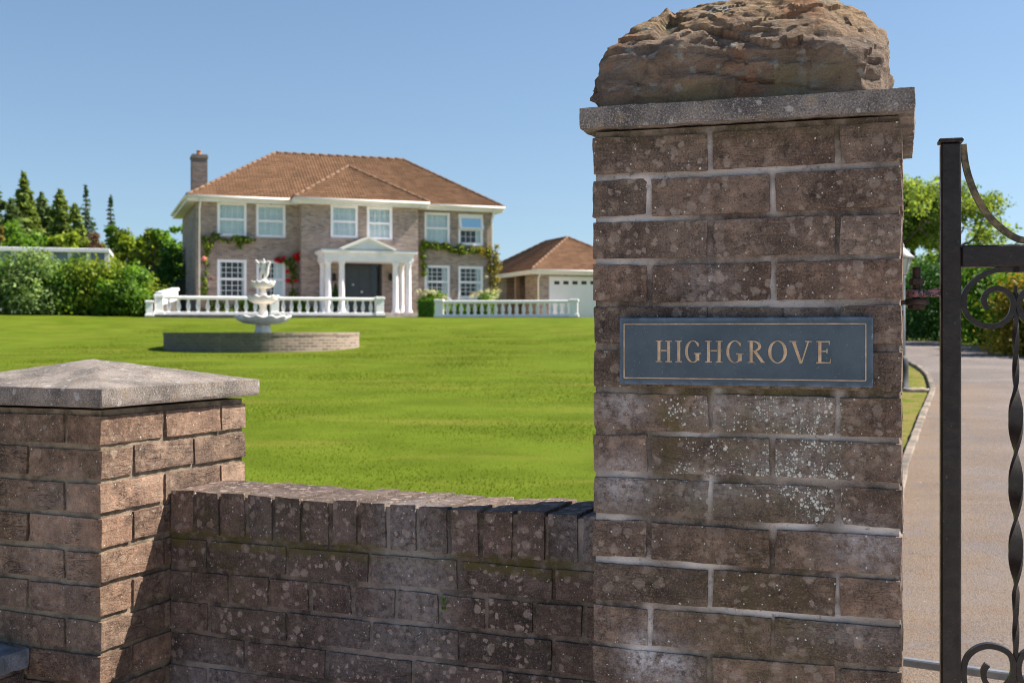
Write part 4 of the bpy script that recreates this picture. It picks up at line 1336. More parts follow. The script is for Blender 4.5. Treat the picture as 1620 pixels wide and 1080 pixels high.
# tiled roof planes: rows of profiled tiles
def tile_plane(mb, A, B, C, D, row=0.24, col=0.15):
    """eave A-B, top C-D (C above A, D above B)"""
    A, B, C, D = map(Vector, (A, B, C, D))
    slope_len = max((C - A).length, (D - B).length) if (B - A).length > 0 else 1
    e = (B - A).normalized()
    n = e.cross((C - A) if (C - A).length > 1e-6 else (D - B)).normalized()
    if n.z < 0: n = -n
    # height up the slope
    up = n.cross(e)
    H = max(abs((C - A).dot(up)), abs((D - B).dot(up)))
    nr = max(2, round(H / row))
    for k in range(nr):
        s0, s1 = k / nr, min(1.0, (k + 1.12) / nr)
        l0, r0, l1, r1 = A.lerp(C, s0), B.lerp(D, s0), A.lerp(C, s1), B.lerp(D, s1)
        w0 = (r0 - l0).length; nc = max(2, int(w0 / (col / 4)))
        vs, tt = [], []
        for i in range(nc + 1):
            t = i / nc
            p, q = l0.lerp(r0, t), l1.lerp(r1, t)
            u = (p - A).dot(e)
            wv = 0.015 * math.cos(2 * PI * u / col) 
            lift = 0.024
            jit = random.uniform(-.002, .002)
            vs += [p + n * (wv + lift + jit - 0.03), p + n * (wv + lift + jit), q + n * (wv * 0.8 + 0.002)]
            cell = int(u / (col * 2)); rr_ = random.Random(cell * 7919 + k * 104729 + int(A.x * 10)).random()
            tt += [rr_, rr_, rr_]
        fs = []
        for i in range(nc):
            a = i * 3
            fs += [(a, a + 3, a + 4, a + 1), (a + 1, a + 4, a + 5, a + 2)]
        mb.add(vs, fs, 0, True, {'tint': tt})
OV = 0.45
ZE, ZR = 5.95, 8.62
e0, e1, f0, f1 = -OV, HL + OV, -OV, HD + OV
rA, rB = (4.0, 4.0, ZR), (10.3, 4.0, ZR)
mb = MB()
tile_plane(mb, (e0, f0, ZE), (e1, f0, ZE), rA, rB)
tile_plane(mb, (e1, f1, ZE), (e0, f1, ZE), rB, rA)
tile_plane(mb, (e0, f1, ZE), (e0, f0, ZE), rA, rA)
tile_plane(mb, (e1, f0, ZE), (e1, f1, ZE), rB, rB)
roof = mb.build('roof', M['roof'], house, recalc=False)
PX0, PX1, PYF = 4.02, 10.22, -1.12
pk, pk2 = (7.12, 1.98, 7.86), (7.12, 2.78, 7.86)
mb = MB()
tile_plane(mb, (PX0, PYF, ZE), (PX1, PYF, ZE), pk, pk)
tile_plane(mb, (PX0, -0.40, ZE), (PX0, PYF, ZE), pk2, pk)
tile_plane(mb, (PX1, PYF, ZE), (PX1, -0.40, ZE), pk, pk2)
broof = mb.build('bay_roof', M['roof'], house, recalc=False)
def ridge_line(mb, a, b, r=0.075):
    a, b = Vector(a), Vector(b); n = max(2, int((b - a).length / 0.4))
    for i in range(n):
        p, q = a.lerp(b, i / n), a.lerp(b, (i + 1.02) / n)
        mb.tube([p, q], [r, r * 0.96], 8)
mb = MB()
for a, b in (((e0, f0, ZE), rA), ((e0, f1, ZE), rA), ((e1, f0, ZE), rB), ((e1, f1, ZE), rB), (rA, rB)): ridge_line(mb, a, b)
mb.build('ridge_tiles', M['ridge'], roof)
mb = MB()
for a, b in (((PX0, PYF, ZE), pk), ((PX1, PYF, ZE), pk), (pk, pk2)): ridge_line(mb, a, b, 0.075)
mb.build('ridge_tiles', M['ridge'], broof)
# fascia, soffit and gutters
mb = MB()
fz0, fz1 = ZE - 0.25, ZE - 0.02
for x0_, x1_ in ((e0 + .02, PX0 + .02), (PX1 - .02, e1 - .02)):
    mb.box(x0_, x1_, f0 + .02, f0 + .05, fz0, fz1); mb.box(x0_, x1_, f0 + .051, -0.001, fz0 + .01, fz0 + .03)
mb.box(PX0 + .02, PX1 - .02, PYF + .02, PYF + .05, fz0 + .002, fz1); mb.box(PX0 + .05, PX1 - .05, PYF + .051, BY - 0.001, fz0 + .012, fz0 + .032)
for x in (PX0 + .02, PX1 - .05): mb.box(x, x + .03, PYF + .0505, f0 + .019, fz0 + .002, fz1)
mb.box(PX0 + .051, BX0 - .001, BY, -.002, fz0 + .013, fz0 + .033); mb.box(BX1 + .001, PX1 - .051, BY, -.002, fz0 + .013, fz0 + .033)
for x, y in ((e0 + .02, 1), (e1 - .05, -1)):
    mb.box(x, x + .03, f0 + .0505, f1 - .02, fz0, fz1)
mb.box(e0 + .0505, -0.001, f0 + .06, f1 - .05, fz0 + .011, fz0 + .031); mb.box(HL + .001, e1 - .0505, f0 + .06, f1 - .05, fz0 + .011, fz0 + .031)
mb.build('fascia', M['cream'], house)
mb = MB()
for a, b in (((e0, f0 - .04), (PX0, f0 - .04)), ((PX0, PYF - .04), (PX1, PYF - .04)), ((PX1, f0 - .04), (e1, f0 - .04))):
    mb.tube([(a[0], a[1], ZE - .06), (b[0], b[1], ZE - .06)], 0.065, 8)
mb.tube([(e0 - .04, f0, ZE - .06), (e0 - .04, f1, ZE - .06)], 0.065, 8)
mb.build('gutter', M['cream'], house)
for x in (0.12, HL - 0.06):
    mb = MB(); mb.tube([(x, f0 - .03, ZE - .12), (x, f0 + .02, ZE - .30), (x, -0.08, ZE - .62), (x, -0.08, HB + .02)], 0.045, 8)
    mb.build('downpipe', M['cream'], house)
# chimney
cx0, czt = HF.at(304, 246, 3.6)
mb = MB()
mb.box(0.10, 0.80, 3.5, 4.3, 5.2, 8.12); mb.box(0.07, 0.83, 3.47, 4.33, 8.121, 8.24); mb.box(0.10, 0.80, 3.5, 4.3, 8.241, 8.30)
chim = mb.build('chimney', wall_brick('chimney_brick', (0.24, 0.17, 0.15), (0.30, 0.215, 0.19), (0.17, 0.135, 0.125), (0.30, 0.265, 0.24)), house)
mb = MB(); mb.lathe([(0.13, 8.301), (0.15, 8.33), (0.115, 8.37), (0.105, 8.47), (0.125, 8.49), (0.125, 8.52)], 14, (0.45, 3.9)); mb.build('chimney_pot', simple('terracotta', (0.42, 0.17, 0.09), 0.8, 0.15, 8), chim)
# front door
mb = MB()
yd0, yd1 = BY + 0.03, BY + 0.09
mb.bbox(dx0 + .002, dx0 + .08, yd0, yd1, DZB, dzt - .002, .006); mb.bbox(dx1 - .08, dx1 - .002, yd0, yd1, DZB, dzt - .002, .006); mb.bbox(dx0 + .081, dx1 - .081, yd0, yd1, dzt - .10, dzt - .002, .006)
sl = dx0 + (dx1 - dx0) * 0.70
mb.bbox(sl, sl + .07, yd0, yd1, DZB, dzt - .101, .006)
door = mb.build('front_door', M['door'], house)
mb = MB(); mb.bbox(dx0 + .082, sl - .002, yd0 + .015, yd1 - .01, DZB + .02, dzt - .102, .01)
for i in (0, 1):
    xa = dx0 + .19 + i * (sl - dx0 - .25) / 2
    for za, zb in ((DZB + .2, DZB + .8), (DZB + 1.0, dzt - .3)):
        mb.bbox(xa, xa + (sl - dx0 - .40) / 2, yd0 + .003, yd0 + .014, za, zb, .008)
mb.build('door_leaf', M['door'], door)
mb = MB(); mb.add([(sl + .07, yd0 + .03, DZB), (dx1 - .08, yd0 + .03, DZB), (dx1 - .08, yd0 + .03, dzt - .10), (sl + .07, yd0 + .03, dzt - .10)], [(0, 1, 2, 3)]); mb.build('side_light', M['glass'], door, recalc=False)
for (px, py, r) in ((558.5, 450.3, .055), (572.3, 461.6, .06)):
    x, z_ = HF.at(px, py, yd0)
    mb = MB(); mb.lathe([(0.01, 0), (r, 0.004), (r, 0.018), (0.012, 0.03)], 14)
    o = mb.build('door_furniture', M['chrome'], door); o.location = (x, yd0 + 0.001, z_); o.rotation_euler = (R(90), 0, 0)
# wall lanterns beside the door
for px in (528.5, 617.5):
    x, z_ = HF.at(px, 439, BY - .1)
    mb = MB(); mb.bbox(x - .07, x + .07, BY - .20, BY - .06, z_ - .14, z_ + .10, .01); mb.lathe([(0.11, z_ + .101), (0.02, z_ + .20)], 4, (x, BY - .13), smooth=False); mb.bbox(x - .02, x + .02, BY - .06, BY - .001, z_ - .02, z_ + .02, .003)
    mb.build('wall_lantern', M['gate'], house)

# ------------------------------------------------------------------ portico (part of the house)
yP = BY - 1.42
def hx(px, y): return HF.at(px, 450, y)[0]
colz0, colz1 = HB + 0.17, HF.at(540, 413, yP)[1]
port = bpy.data.objects.new('portico', None); COL.objects.link(port); port.parent = house
cxs = [hx(519, yP), hx(540.5, yP), hx(625.5, yP), hx(646.0, yP)]
def column(x, y):
    r = 0.135
    h0, h1 = colz0, colz1
    prof = [(r * 1.55, h0), (r * 1.55, h0 + .05), (r * 1.2, h0 + .10), (r * 1.28, h0 + .13), (r * 1.02, h0 + .18)]
    for t in np.linspace(0, 1, 8): prof.append((r * (1.0 - 0.13 * t ** 1.6), h0 + .19 + (h1 - h0 - .36) * t))
    prof += [(r * 0.98, h1 - .155), (r * 0.90, h1 - .14), (r * 1.15, h1 - .08), (r * 1.3, h1 - .055), (r * 1.3, h1)]
    mb = MB(); mb.lathe(prof, 20, (x, y)); mb.build('column', M['white'], port)
for x in cxs: column(x, yP)
column(cxs[0], BY - .17); column(cxs[3], BY - .17)
ex0_, ex1_ = cxs[0] - .20, cxs[3] + .20
zE0, zE1 = colz1 + 0.001, HF.at(540, 395.5, yP)[1]
mb = MB()
mb.bbox(ex0_, ex1_, yP - .17, BY - .001, zE0, zE0 + .30, .01)
mb.bbox(ex0_ - .06, ex1_ + .06, yP - .23, BY - .001, zE0 + .301, zE0 + .36, .01)
mb.bbox(ex0_ - .14, ex1_ + .14, yP - .31, BY - .001, zE0 + .361, zE1, .015)
mb.build('entablature', M['white'], port)
mb = MB(); mb.box(ex0_ - .16, ex1_ + .16, yP - .32, BY - .001, zE1 + .001, zE1 + .04); mb.build('flat_roof', M['lead'], port)
pa, _ = HF.at(545, 395, yP - .31); pb, _ = HF.at(622, 395, yP - .31); pm, pz = HF.at(583.5, 377, yP - .31)
zP = zE1 + .041
mb = MB()
mb.prism([(pa, zP), (pb, zP), (pm, pz)], yP - .27, BY - .002)
mb.build('pediment', M['white'], port)
mb = MB()
for a in (pa, pb):
    d = Vector((pm - a, pz - zP)); L_ = d.length; d.normalize(); nrm = Vector((-d.y, d.x)) if a == pa else Vector((d.y, -d.x))
    A_ = Vector((a, zP)) - d * .12
    P4 = [A_ - nrm * .02, Vector((pm, pz)) - nrm * .02, Vector((pm, pz)) + nrm * .09, A_ + nrm * .09]
    if a == pa: P4[1].x = P4[2].x = pm - .0008
    else: P4[1].x = P4[2].x = pm + .0008
    mb.prism([(p.x, p.y) for p in P4], yP - .36, BY - .003)
mb.build('raking_cornice', M['cream'], port)
mb = MB(); mb.bbox(ex0_ - .25, ex1_ + .25, yP - .45, BY - .002, HB - .6, colz0 - .001, .015); mb.build('porch_step', simple('porch_stone', (0.32, 0.29, 0.26), 0.85, 0.2, 4), port)

# ------------------------------------------------------------------ garage
KF = Frame(1.25, 61.0, 0.0, 20.0)
KB = 0.72
garage = thing('garage', 'detached brick garage with a hipped tile roof and a wide white door', 'garage', KF.loc, KF.a)
GWd, GDp = 6.2, 9.6
GZ = 3.10
gdx0, gdz1 = KF.at(868.5, 436.5, 0.0); gdx1 = GWd - (gdx0)
mb = MB()
pierced(mb, 0, GWd, KB - .6, GZ, 0, [(gdx0, gdx1, KB - .02, gdz1)], 0.12)
quad(mb, (0, 1.6, KB - .6), (0, 0, KB - .6), (0, 0, GZ), (0, 1.6, GZ)); quad(mb, (GWd, 0, KB - .6), (GWd, GDp, KB - .6), (GWd, GDp, GZ), (GWd, 0, GZ)); quad(mb, (GWd, GDp, KB - .6), (0, GDp, KB - .6), (0, GDp, GZ), (GWd, GDp, GZ))
quad(mb, (0, GDp, KB - .6), (0, 4.6, KB - .6), (0, 4.6, GZ), (0, GDp, GZ))
quad(mb, (0, 1.6, KB - .6), (1.6, 1.6, KB - .6), (1.6, 1.6, GZ), (0, 1.6, GZ)); quad(mb, (1.6, 1.6, KB - .6), (1.6, 4.6, KB - .6), (1.6, 4.6, GZ), (1.6, 1.6, GZ)); quad(mb, (1.6, 4.6, KB - .6), (0, 4.6, KB - .6), (0, 4.6, GZ), (1.6, 4.6, GZ))
mb.build('wall', M['hbrick'], garage, recalc=False)
mb = MB(); mb.box(-.02, .20, 3.0, 3.22, KB - .5, GZ - .06); mb.build('porch_post', simple('pinkish_post', (0.40, 0.26, 0.20), 0.7, 0.1, 4), garage)
mb = MB()
mb.bbox(gdx0 + .002, gdx1 - .002, 0.055, 0.095, KB - .018, gdz1 - .002, .006)
for i in range(4):
    zz_ = KB + (gdz1 - KB) * (i + 1) / 4 - .1
    mb.bbox(gdx0 + .03, gdx1 - .03, 0.047, 0.054, zz_ - (gdz1 - KB) / 4 + .12, zz_ + .06, .004)
gd = mb.build('garage_door', M['doorwhite'], garage)
npane = 9
for i in range(npane):
    x, z_ = KF.at(881 + i * 14.3, 447.3, 0.044)
    if x > gdx1 - .3: break
    mb = MB(); mb.bbox(x - .15, x + .15, 0.040, 0.0465, z_ - .085, z_ + .085, .002); mb.build('door_pane', M['dark'], gd)
OG = 0.42; GE = 3.28
rr1, rr2 = (GWd / 2, GWd / 2 + .05, 5.30), (GWd / 2, GDp - GWd / 2, 5.30)
mb = MB()
g0, g1, k0, k1 = -OG, GWd + OG, -OG, GDp + OG
tile_plane(mb, (g0, k0, GE), (g1, k0, GE), rr1, rr1); tile_plane(mb, (g0, k1, GE), (g0, k0, GE), rr2, rr1); tile_plane(mb, (g1, k0, GE), (g1, k1, GE), rr1, rr2); tile_plane(mb, (g1, k1, GE), (g0, k1, GE), rr2, rr2)
gr = mb.build('roof', M['roof'], garage, recalc=False)
mb = MB()
for a, b in (((g0, k0, GE), rr1), ((g1, k0, GE), rr1), ((g0, k1, GE), rr2), ((g1, k1, GE), rr2), (rr1, rr2)): ridge_line(mb, a, b)
mb.build('ridge_tiles', M['ridge'], gr)
mb = MB()
mb.box(g0 + .02, g1 - .02, k0 + .02, k0 + .05, GE - .25, GE - .02); mb.box(g0 + .02, g1 - .02, k0 + .051, -.001, GE - .24, GE - .22)
for x in (g0 + .02, g1 - .05): mb.box(x, x + .03, k0 + .051, k1 - .02, GE - .25, GE - .02)
mb.box(g0 + .051, -.001, k0 + .06, k1 - .06, GE - .239, GE - .219)
mb.tube([(g0, k0 - .04, GE - .06), (g1, k0 - .04, GE - .06)], 0.06, 8)
mb.build('fascia', M['cream'], garage)
mb = MB(); mb.tube([(0.1, k0 - .02, GE - .1), (0.1, -0.07, GE - .5), (0.1, -0.07, KB)], 0.05, 8); mb.build('downpipe', M['cream'], garage)

# ------------------------------------------------------------------ balustrades
def baluster_proto():
    mb = MB()
    prof = [(0.070, 0), (0.070, 0.045), (0.045, 0.06), (0.055, 0.08), (0.078, 0.15), (0.086, 0.20), (0.076, 0.28), (0.050, 0.38), (0.038, 0.44), (0.040, 0.46), (0.052, 0.475), (0.040, 0.49), (0.065, 0.505), (0.065, 0.54)]
    mb.lathe(prof, 14)
    return mb
BAL = {}
def balustrade(fr, length, posts, n_per, base, label, hgt=0.54, dark_base=True):
    t = thing('balustrade', label, 'balustrade', (fr.o.x, fr.o.y, base), fr.a, 'white balustrades in front of the house')
    pw = 0.20
    for x in posts:
        mb = MB()
        mb.bbox(x - pw, x + pw, -pw, pw, 0.0, 0.13, .01); mb.bbox(x - pw + .04, x + pw - .04, -pw + .04, pw - .04, 0.1305, hgt + .18, .008); mb.bbox(x - pw, x + pw, -pw, pw, hgt + .1805, hgt + .30, .02)
        mb.build('post', M['white'], t)
    for k in range(len(posts) - 1):
        a, b = posts[k] + pw + .001, posts[k + 1] - pw - .001
        mb = MB(); mb.bbox(a, b, -.13, .13, 0.0, 0.12, .01); mb.build('bottom_rail', M['white'], t)
        mb = MB(); mb.bbox(a, b, -.15, .15, hgt + .1215, hgt + .255, .03); mb.build('top_rail', M['white'], t)
        n = n_per[k]
        for i in range(n):
            if 'm' not in BAL:
                o = baluster_proto().build('baluster', M['white'], t); BAL['m'] = o
            else:
                o = BAL['m'].copy(); COL.objects.link(o); o.parent = t
            o.location = (a + (b - a) * (i + 0.5) / n, 0, 0.1205)
    if dark_base:
        mb = MB(); mb.bbox(posts[0] - pw - .03, posts[-1] + pw + .03, -.24, .24, -0.55, -0.001, .01); mb.build('base_course', M['plinth'], t)
    return t
def gl(px, py, Z): return ((px - CX) / F * Z, Z, (HY - py) / F * Z)
p0, p1 = gl(251, 498, 46.5), gl(600, 499, 49.6)
ang = math.degrees(math.atan2(p1[1] - p0[1], p1[0] - p0[0]))
Lm = math.hypot(p1[1] - p0[1], p1[0] - p0[0])
BF1 = Frame(p0[0], p0[1], 0, ang)
xm, _ = Frame(p0[0], p0[1], 0, ang).at(434, 480, 0)
b1 = (p0[2] + p1[2]) / 2
balustrade(BF1, Lm, [0, xm, Lm], [11, 12], b1, 'long white stone balustrade behind the fountain, left of the porch gap', 0.50)
p2, p3 = gl(695, 500.5, 49.6), gl(908, 503, 49.0)
ang2 = math.degrees(math.atan2(p3[1] - p2[1], p3[0] - p2[0])); L2 = math.hypot(p3[0] - p2[0], p3[1] - p2[1])
balustrade(Frame(p2[0], p2[1], 0, ang2), L2, [0, L2], [18], (p2[2] + p3[2]) / 2, 'shorter white stone balustrade right of the porch, reaching towards the garage', 0.46)
# sloping return wall and short post at the left end
t = thing('end_post', 'short white stone post standing just left of the long balustrade', 'post', gl(236, 499, 46.2)[:2] + (gl(236, 500, 46.2)[2],), R(20))
mb = MB(); mb.bbox(-.17, .17, -.17, .17, 0, .08, .01); mb.bbox(-.13, .13, -.13, .13, .0805, .52, .01); mb.bbox(-.17, .17, -.17, .17, .5205, .62, .02); mb.build('shaft', M['white'], t)
mb = MB(); mb.bbox(-.2, .2, -.2, .2, -.5, -.001, .01); mb.build('base_course', M['plinth'], t)
q0, q1 = gl(252, 462, 46.9), gl(278, 455, 50.4)
t = thing('sloping_wall', 'white sloping side wall rising from the left end of the long balustrade', 'wall', (q0[0], q0[1], 0), math.atan2(q1[1] - q0[1], q1[0] - q0[0]))
Lq = math.hypot(q1[0] - q0[0], q1[1] - q0[1])
mb = MB(); mb.prism([(0, q0[2] - .52), (Lq, q1[2] - .52), (Lq, q1[2] - .12), (0, q0[2] - .12)], -.10, .10); mb.build('wall_panel', M['white'], t)
mb = MB(); mb.prism([(-.03, q0[2] - .119), (Lq + .03, q1[2] - .119), (Lq + .03, q1[2]), (-.03, q0[2])], -.15, .15); mb.build('coping', M['white'], t)
mb = MB(); mb.prism([(0, 0.1), (Lq, 0.3), (Lq, q1[2] - .521), (0, q0[2] - .521)], -.08, .08); mb.build('base_course', M['plinth'], t)

# paved terrace in front of the house
mb = MB(); vs = []
cs = [HF.world(-1.5, -3.9), HF.world(HL + 1, -3.4), HF.world(HL + 1.0, 0.3), HF.world(-1.5, 0.3)]
mb.add([(c[0], c[1], HB - .01) for c in cs] + [(c[0], c[1], HB - .8) for c in cs], [(0, 1, 2, 3), (0, 4, 5, 1), (1, 5, 6, 2), (2, 6, 7, 3), (3, 7, 4, 0)])
struct(mb.build('terrace', simple('terrace_paving', (0.56, 0.49, 0.44), 0.9, 0.2, 2, 0.01), None))

# pale paving added before the garage to bounce light onto its white door
mb = MB()
cs = [(1.7, 56.0), (9.0, 57.5), (7.6, 63.2), (1.35, 60.9)]
mb.add([(x, y, ground(x, y) + .03) for x, y in cs] + [(x, y, ground(x, y) - .4) for x, y in cs], [(0, 1, 2, 3), (0, 4, 5, 1), (1, 5, 6, 2), (2, 6, 7, 3), (3, 7, 4, 0)])
struct(mb.build('bounce_forecourt', simple('bounce_paving', (0.58, 0.52, 0.48), 0.9, 0.15, 2, 0.01), None))

# ------------------------------------------------------------------ fountain
FXc, FYc = gl(416, 526, 31.0)[:2]
fz = ground(FXc, FYc)
ring = thing('fountain_kerb', 'low circular brick pool wall on the lawn around the fountain', 'pool wall', (FXc, FYc, 0), 0)
RR = 151 / F * 31.0
mb = MB()
zt_ = 0.004
mb.lathe([(RR, fz - .35), (RR, zt_ - .075), (RR, zt_ - .0751), (RR + .012, zt_ - .074), (RR + .012, zt_), (RR - .25, zt_), (RR - .25, fz - .3)], 96, smooth=False)
def ring_mat():
    g = NT('ring_brick')
    o = g.obj(); s = g.sep(o)
    a = g.math('MULTIPLY', g.math('ARCTAN2', s[1], s[0]), RR)
    bt = g.n('TexBrick', {'Vector': g.comb(a, s[2], 0.0), 'Color1': (0, 0, 0), 'Color2': (1, 1, 1), 'Mortar': (0.5, 0.5, 0.5), 'Scale': 1.0, 'Mortar Size': 0.013, 'Brick Width': 0.225, 'Row Height': 0.075})
    t = g.sep(bt.outputs['Color'])[0]
    c = g.mix(t, (0.170, 0.110, 0.085), (0.360, 0.245, 0.190))
    c = g.mix(bt.outputs['Fac'], c, (0.36, 0.31, 0.26))
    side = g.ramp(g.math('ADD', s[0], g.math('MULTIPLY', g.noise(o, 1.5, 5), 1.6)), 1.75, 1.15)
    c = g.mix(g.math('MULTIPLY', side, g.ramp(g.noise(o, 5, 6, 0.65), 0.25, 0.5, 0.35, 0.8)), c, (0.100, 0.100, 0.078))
    return g.done(c, 0.9, g.bump(g.math('SUBTRACT', 1.0, bt.outputs['Fac']), 0.6, 0.006))
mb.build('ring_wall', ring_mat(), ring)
mb = MB(); mb.lathe([(RR - .255, -.12), (0.01, -.1199)], 64); wt = mb.build('water', simple('pool_water', (0.03, 0.045, 0.04), 0.06, 0.1, 2, spec=0.6), None); wt.location = (FXc, FYc, 0); struct(wt)
fnt = thing('fountain', 'three-tier white stone fountain with scalloped bowls and a small statue on top', 'fountain', (FXc, FYc, 0), 0)
def fz_(py): return (HY - py) / F * 31.0
px_m = 31.0 / F
M['stone_w'] = simple('fountain_stone', (0.80, 0.74, 0.67), 0.75, 0.16, 6, 0.004, bscale=30)
mb = MB()
mb.lathe([(0.30, -0.45), (0.30, -0.1), (0.24, -0.06), (0.19, fz_(517)), (0.21, fz_(514.5)), (0.16, fz_(513.5))], 24); mb.build('pedestal', M['stone_w'], fnt)
def bowl(rpx, yrim, ybot, name='bowl', amp=0.05, lob=12):
    r = rpx * px_m; zr, zb = fz_(yrim), fz_(ybot)
    prof = [(0.10, zb)]
    for t in np.linspace(0, 1, 9): prof.append((0.12 + (r - 0.12) * math.sin(t * PI / 2) ** 0.9, zb + (zr - 0.05 - zb) * (1 - math.cos(t * PI / 2)) ** 0.9))
    prof += [(r * 1.03, zr - .03), (r * 1.035, zr), (r * 0.98, zr + .012), (r * 0.85, zr - .035), (0.10, zr - .06)]
    mb = MB(); mb.lathe(prof, 96, rfun=lambda a, rr_, z: 1 + amp * (rr_ / r) ** 4 * math.cos(lob * a))
    # scalloped lip: raise and lower the rim as it goes round
    for i, p in enumerate(mb.v):
        rr_ = math.hypot(p[0], p[1])
        if rr_ > r * 0.8: mb.v[i] = (p[0], p[1], p[2] + 0.022 * math.cos(lob * math.atan2(p[1], p[0])) * min(1, (rr_ / r - .8) * 5))
    return mb.build(name, M['stone_w'], fnt)
bowl(41.5, 500.5, 513.4)
def stem_p(y0, y1, r0):
    z0, z1 = fz_(y0), fz_(y1); H_ = z1 - z0
    mb = MB(); mb.lathe([(r0 * 1.5, z0), (r0 * 1.5, z0 + H_ * .08), (r0 * 1.05, z0 + H_ * .16), (r0 * 1.15, z0 + H_ * .35), (r0 * 1.2, z0 + H_ * .5), (r0 * .85, z0 + H_ * .8), (r0 * 1.0, z0 + H_ * .92), (r0 * 1.3, z1)], 20); mb.build('stem', M['stone_w'], fnt)
stem_p(504.0, 480.9, 0.10)
bowl(23.5, 468.5, 480.8, amp=.03, lob=10)
stem_p(470.5, 456.6, 0.085)
bowl(18.5, 445.8, 456.5, amp=.025, lob=10)
# little statue group: a child with raised arm and a fish to each side
def skin(name, joints, edges, mat, parent, root=0):
    me = bpy.data.meshes.new(name); me.from_pydata([j[:3] for j in joints], edges, []); me.materials.append(mat)
    o = bpy.data.objects.new(name, me); COL.objects.link(o); o.parent = parent
    md = o.modifiers.new('skin', 'SKIN'); md.use_smooth_shade = True
    for i, j in enumerate(joints):
        sv_ = me.skin_vertices[0].data[i]; sv_.radius = (j[3], j[3]); sv_.use_root = (i == root)
    s2 = o.modifiers.new('sub', 'SUBSURF'); s2.levels = 1; s2.render_levels = 2
    return o
zb = fz_(443.0)
mb = MB(); mb.lathe([(0.13, fz_(447.4)), (0.15, zb - .04), (0.12, zb), (0.06, zb + .03)], 16); mb.build('statue_base', M['stone_w'], fnt)
J = [(0, 0, zb + .26, .065), (0, 0, zb + .34, .060), (0, -.01, zb + .40, .032), (0, -.015, zb + .455, .058), (.0, -.02, zb + .49, .035),
     (-.045, 0, zb + .20, .042), (-.055, -.03, zb + .10, .034), (-.05, 0, zb + .03, .028), (.045, 0, zb + .20, .042), (.06, -.04, zb + .12, .034), (.05, 0, zb + .03, .028),
     (-.075, 0, zb + .37, .030), (-.115, -.03, zb + .44, .024), (-.16, -.03, zb + .50, .022), (.07, 0, zb + .37, .030), (.04, -.01, zb + .48, .030), (.01, 0, zb + .57, .026),
     (-.20, -.03, zb + .52, .048), (-.155, -.03, zb + .46, .035)]
E = [(0, 1), (1, 2), (2, 3), (3, 4), (0, 5), (5, 6), (6, 7), (0, 8), (8, 9), (9, 10), (1, 11), (11, 12), (12, 13), (1, 14), (14, 15), (15, 16), (13, 17), (12, 18)]
skin('child_statue', J, E, M['stone_w'], fnt)
skin('fish_statue', [(.04, -.02, zb + .05, .05), (.11, -.03, zb + .16, .055), (.13, -.02, zb + .30, .042), (.15, 0, zb + .42, .032), (.18, .0, zb + .50, .05), (.12, .0, zb + .52, .02)], [(0, 1), (1, 2), (2, 3), (3, 4), (3, 5)], M['stone_w'], fnt)

# ------------------------------------------------------------------ lamp post on the verge
lz = ground(6.0, 18.0)
lamp = thing('lamp_post', 'pale metal garden lamp post with a lantern, beside the drive behind the pillar', 'lamp post', (6.0, 18.0, lz), 0)
def lzp(py): return (HY - py) / F * 18.0 - lz
M['lampgrey'] = simple('pale_grey_paint', (0.34, 0.38, 0.42), 0.45, 0.1, 5)
mb = MB(); mb.lathe([(0.055, lzp(562)), (0.050, lzp(480)), (0.048, lzp(440)), (0.065, lzp(438)), (0.045, lzp(435.5)), (0.06, lzp(434))], 14); mb.build('pole', M['lampgrey'], lamp)
mb = MB(); mb.lathe([(0.15, -.06), (0.15, .03), (0.105, .06), (0.10, lzp(585)), (0.105, lzp(580)), (0.09, lzp(568)), (0.06, lzp(562.2))], 12); mb.build('pedestal', simple('dark_green_iron', (0.03, 0.036, 0.04), 0.7, 0.2, 6), lamp)
mb = MB()
mb.lathe([(0.075, lzp(434) + .001), (0.085, lzp(432)), (0.135, lzp(409)), (0.10, lzp(408.9))], 6, smooth=False)
ln_ = mb.build('lantern_glass', simple('frosted_lantern', (0.55, 0.55, 0.50), 0.3, 0.05, 6), lamp)
mb = MB()
for k in range(6):
    a = 2 * PI * k / 6
    mb.tube([(0.088 * math.cos(a), 0.088 * math.sin(a), lzp(432)), (0.138 * math.cos(a), 0.138 * math.sin(a), lzp(409))], 0.010, 6)
mb.build('lantern_frame', M['lampgrey'], ln_)
mb = MB(); mb.lathe([(0.185, lzp(408.5)), (0.19, lzp(406.5)), (0.12, lzp(401)), (0.06, lzp(394)), (0.03, lzp(391)), (0.04, lzp(389)), (0.008, lzp(384))], 12); mb.build('lantern_roof', simple('lantern_cap_grey', (0.42, 0.42, 0.42), 0.5, 0.1, 5), lamp)
mb = MB(); rough_box(mb, -.10, .26, -.14, .14, -.10, .05, 0.04, 0.016, 0.02)
o = mb.build('base_stone', simple('verge_stone', (0.30, 0.24, 0.18), 0.9, 0.3, 6), None); o.location = (6.0, 17.6, ground(6.0, 17.6)); tag(o, 'flat pale stone lying on the verge at the foot of the lamp post', 'stone')

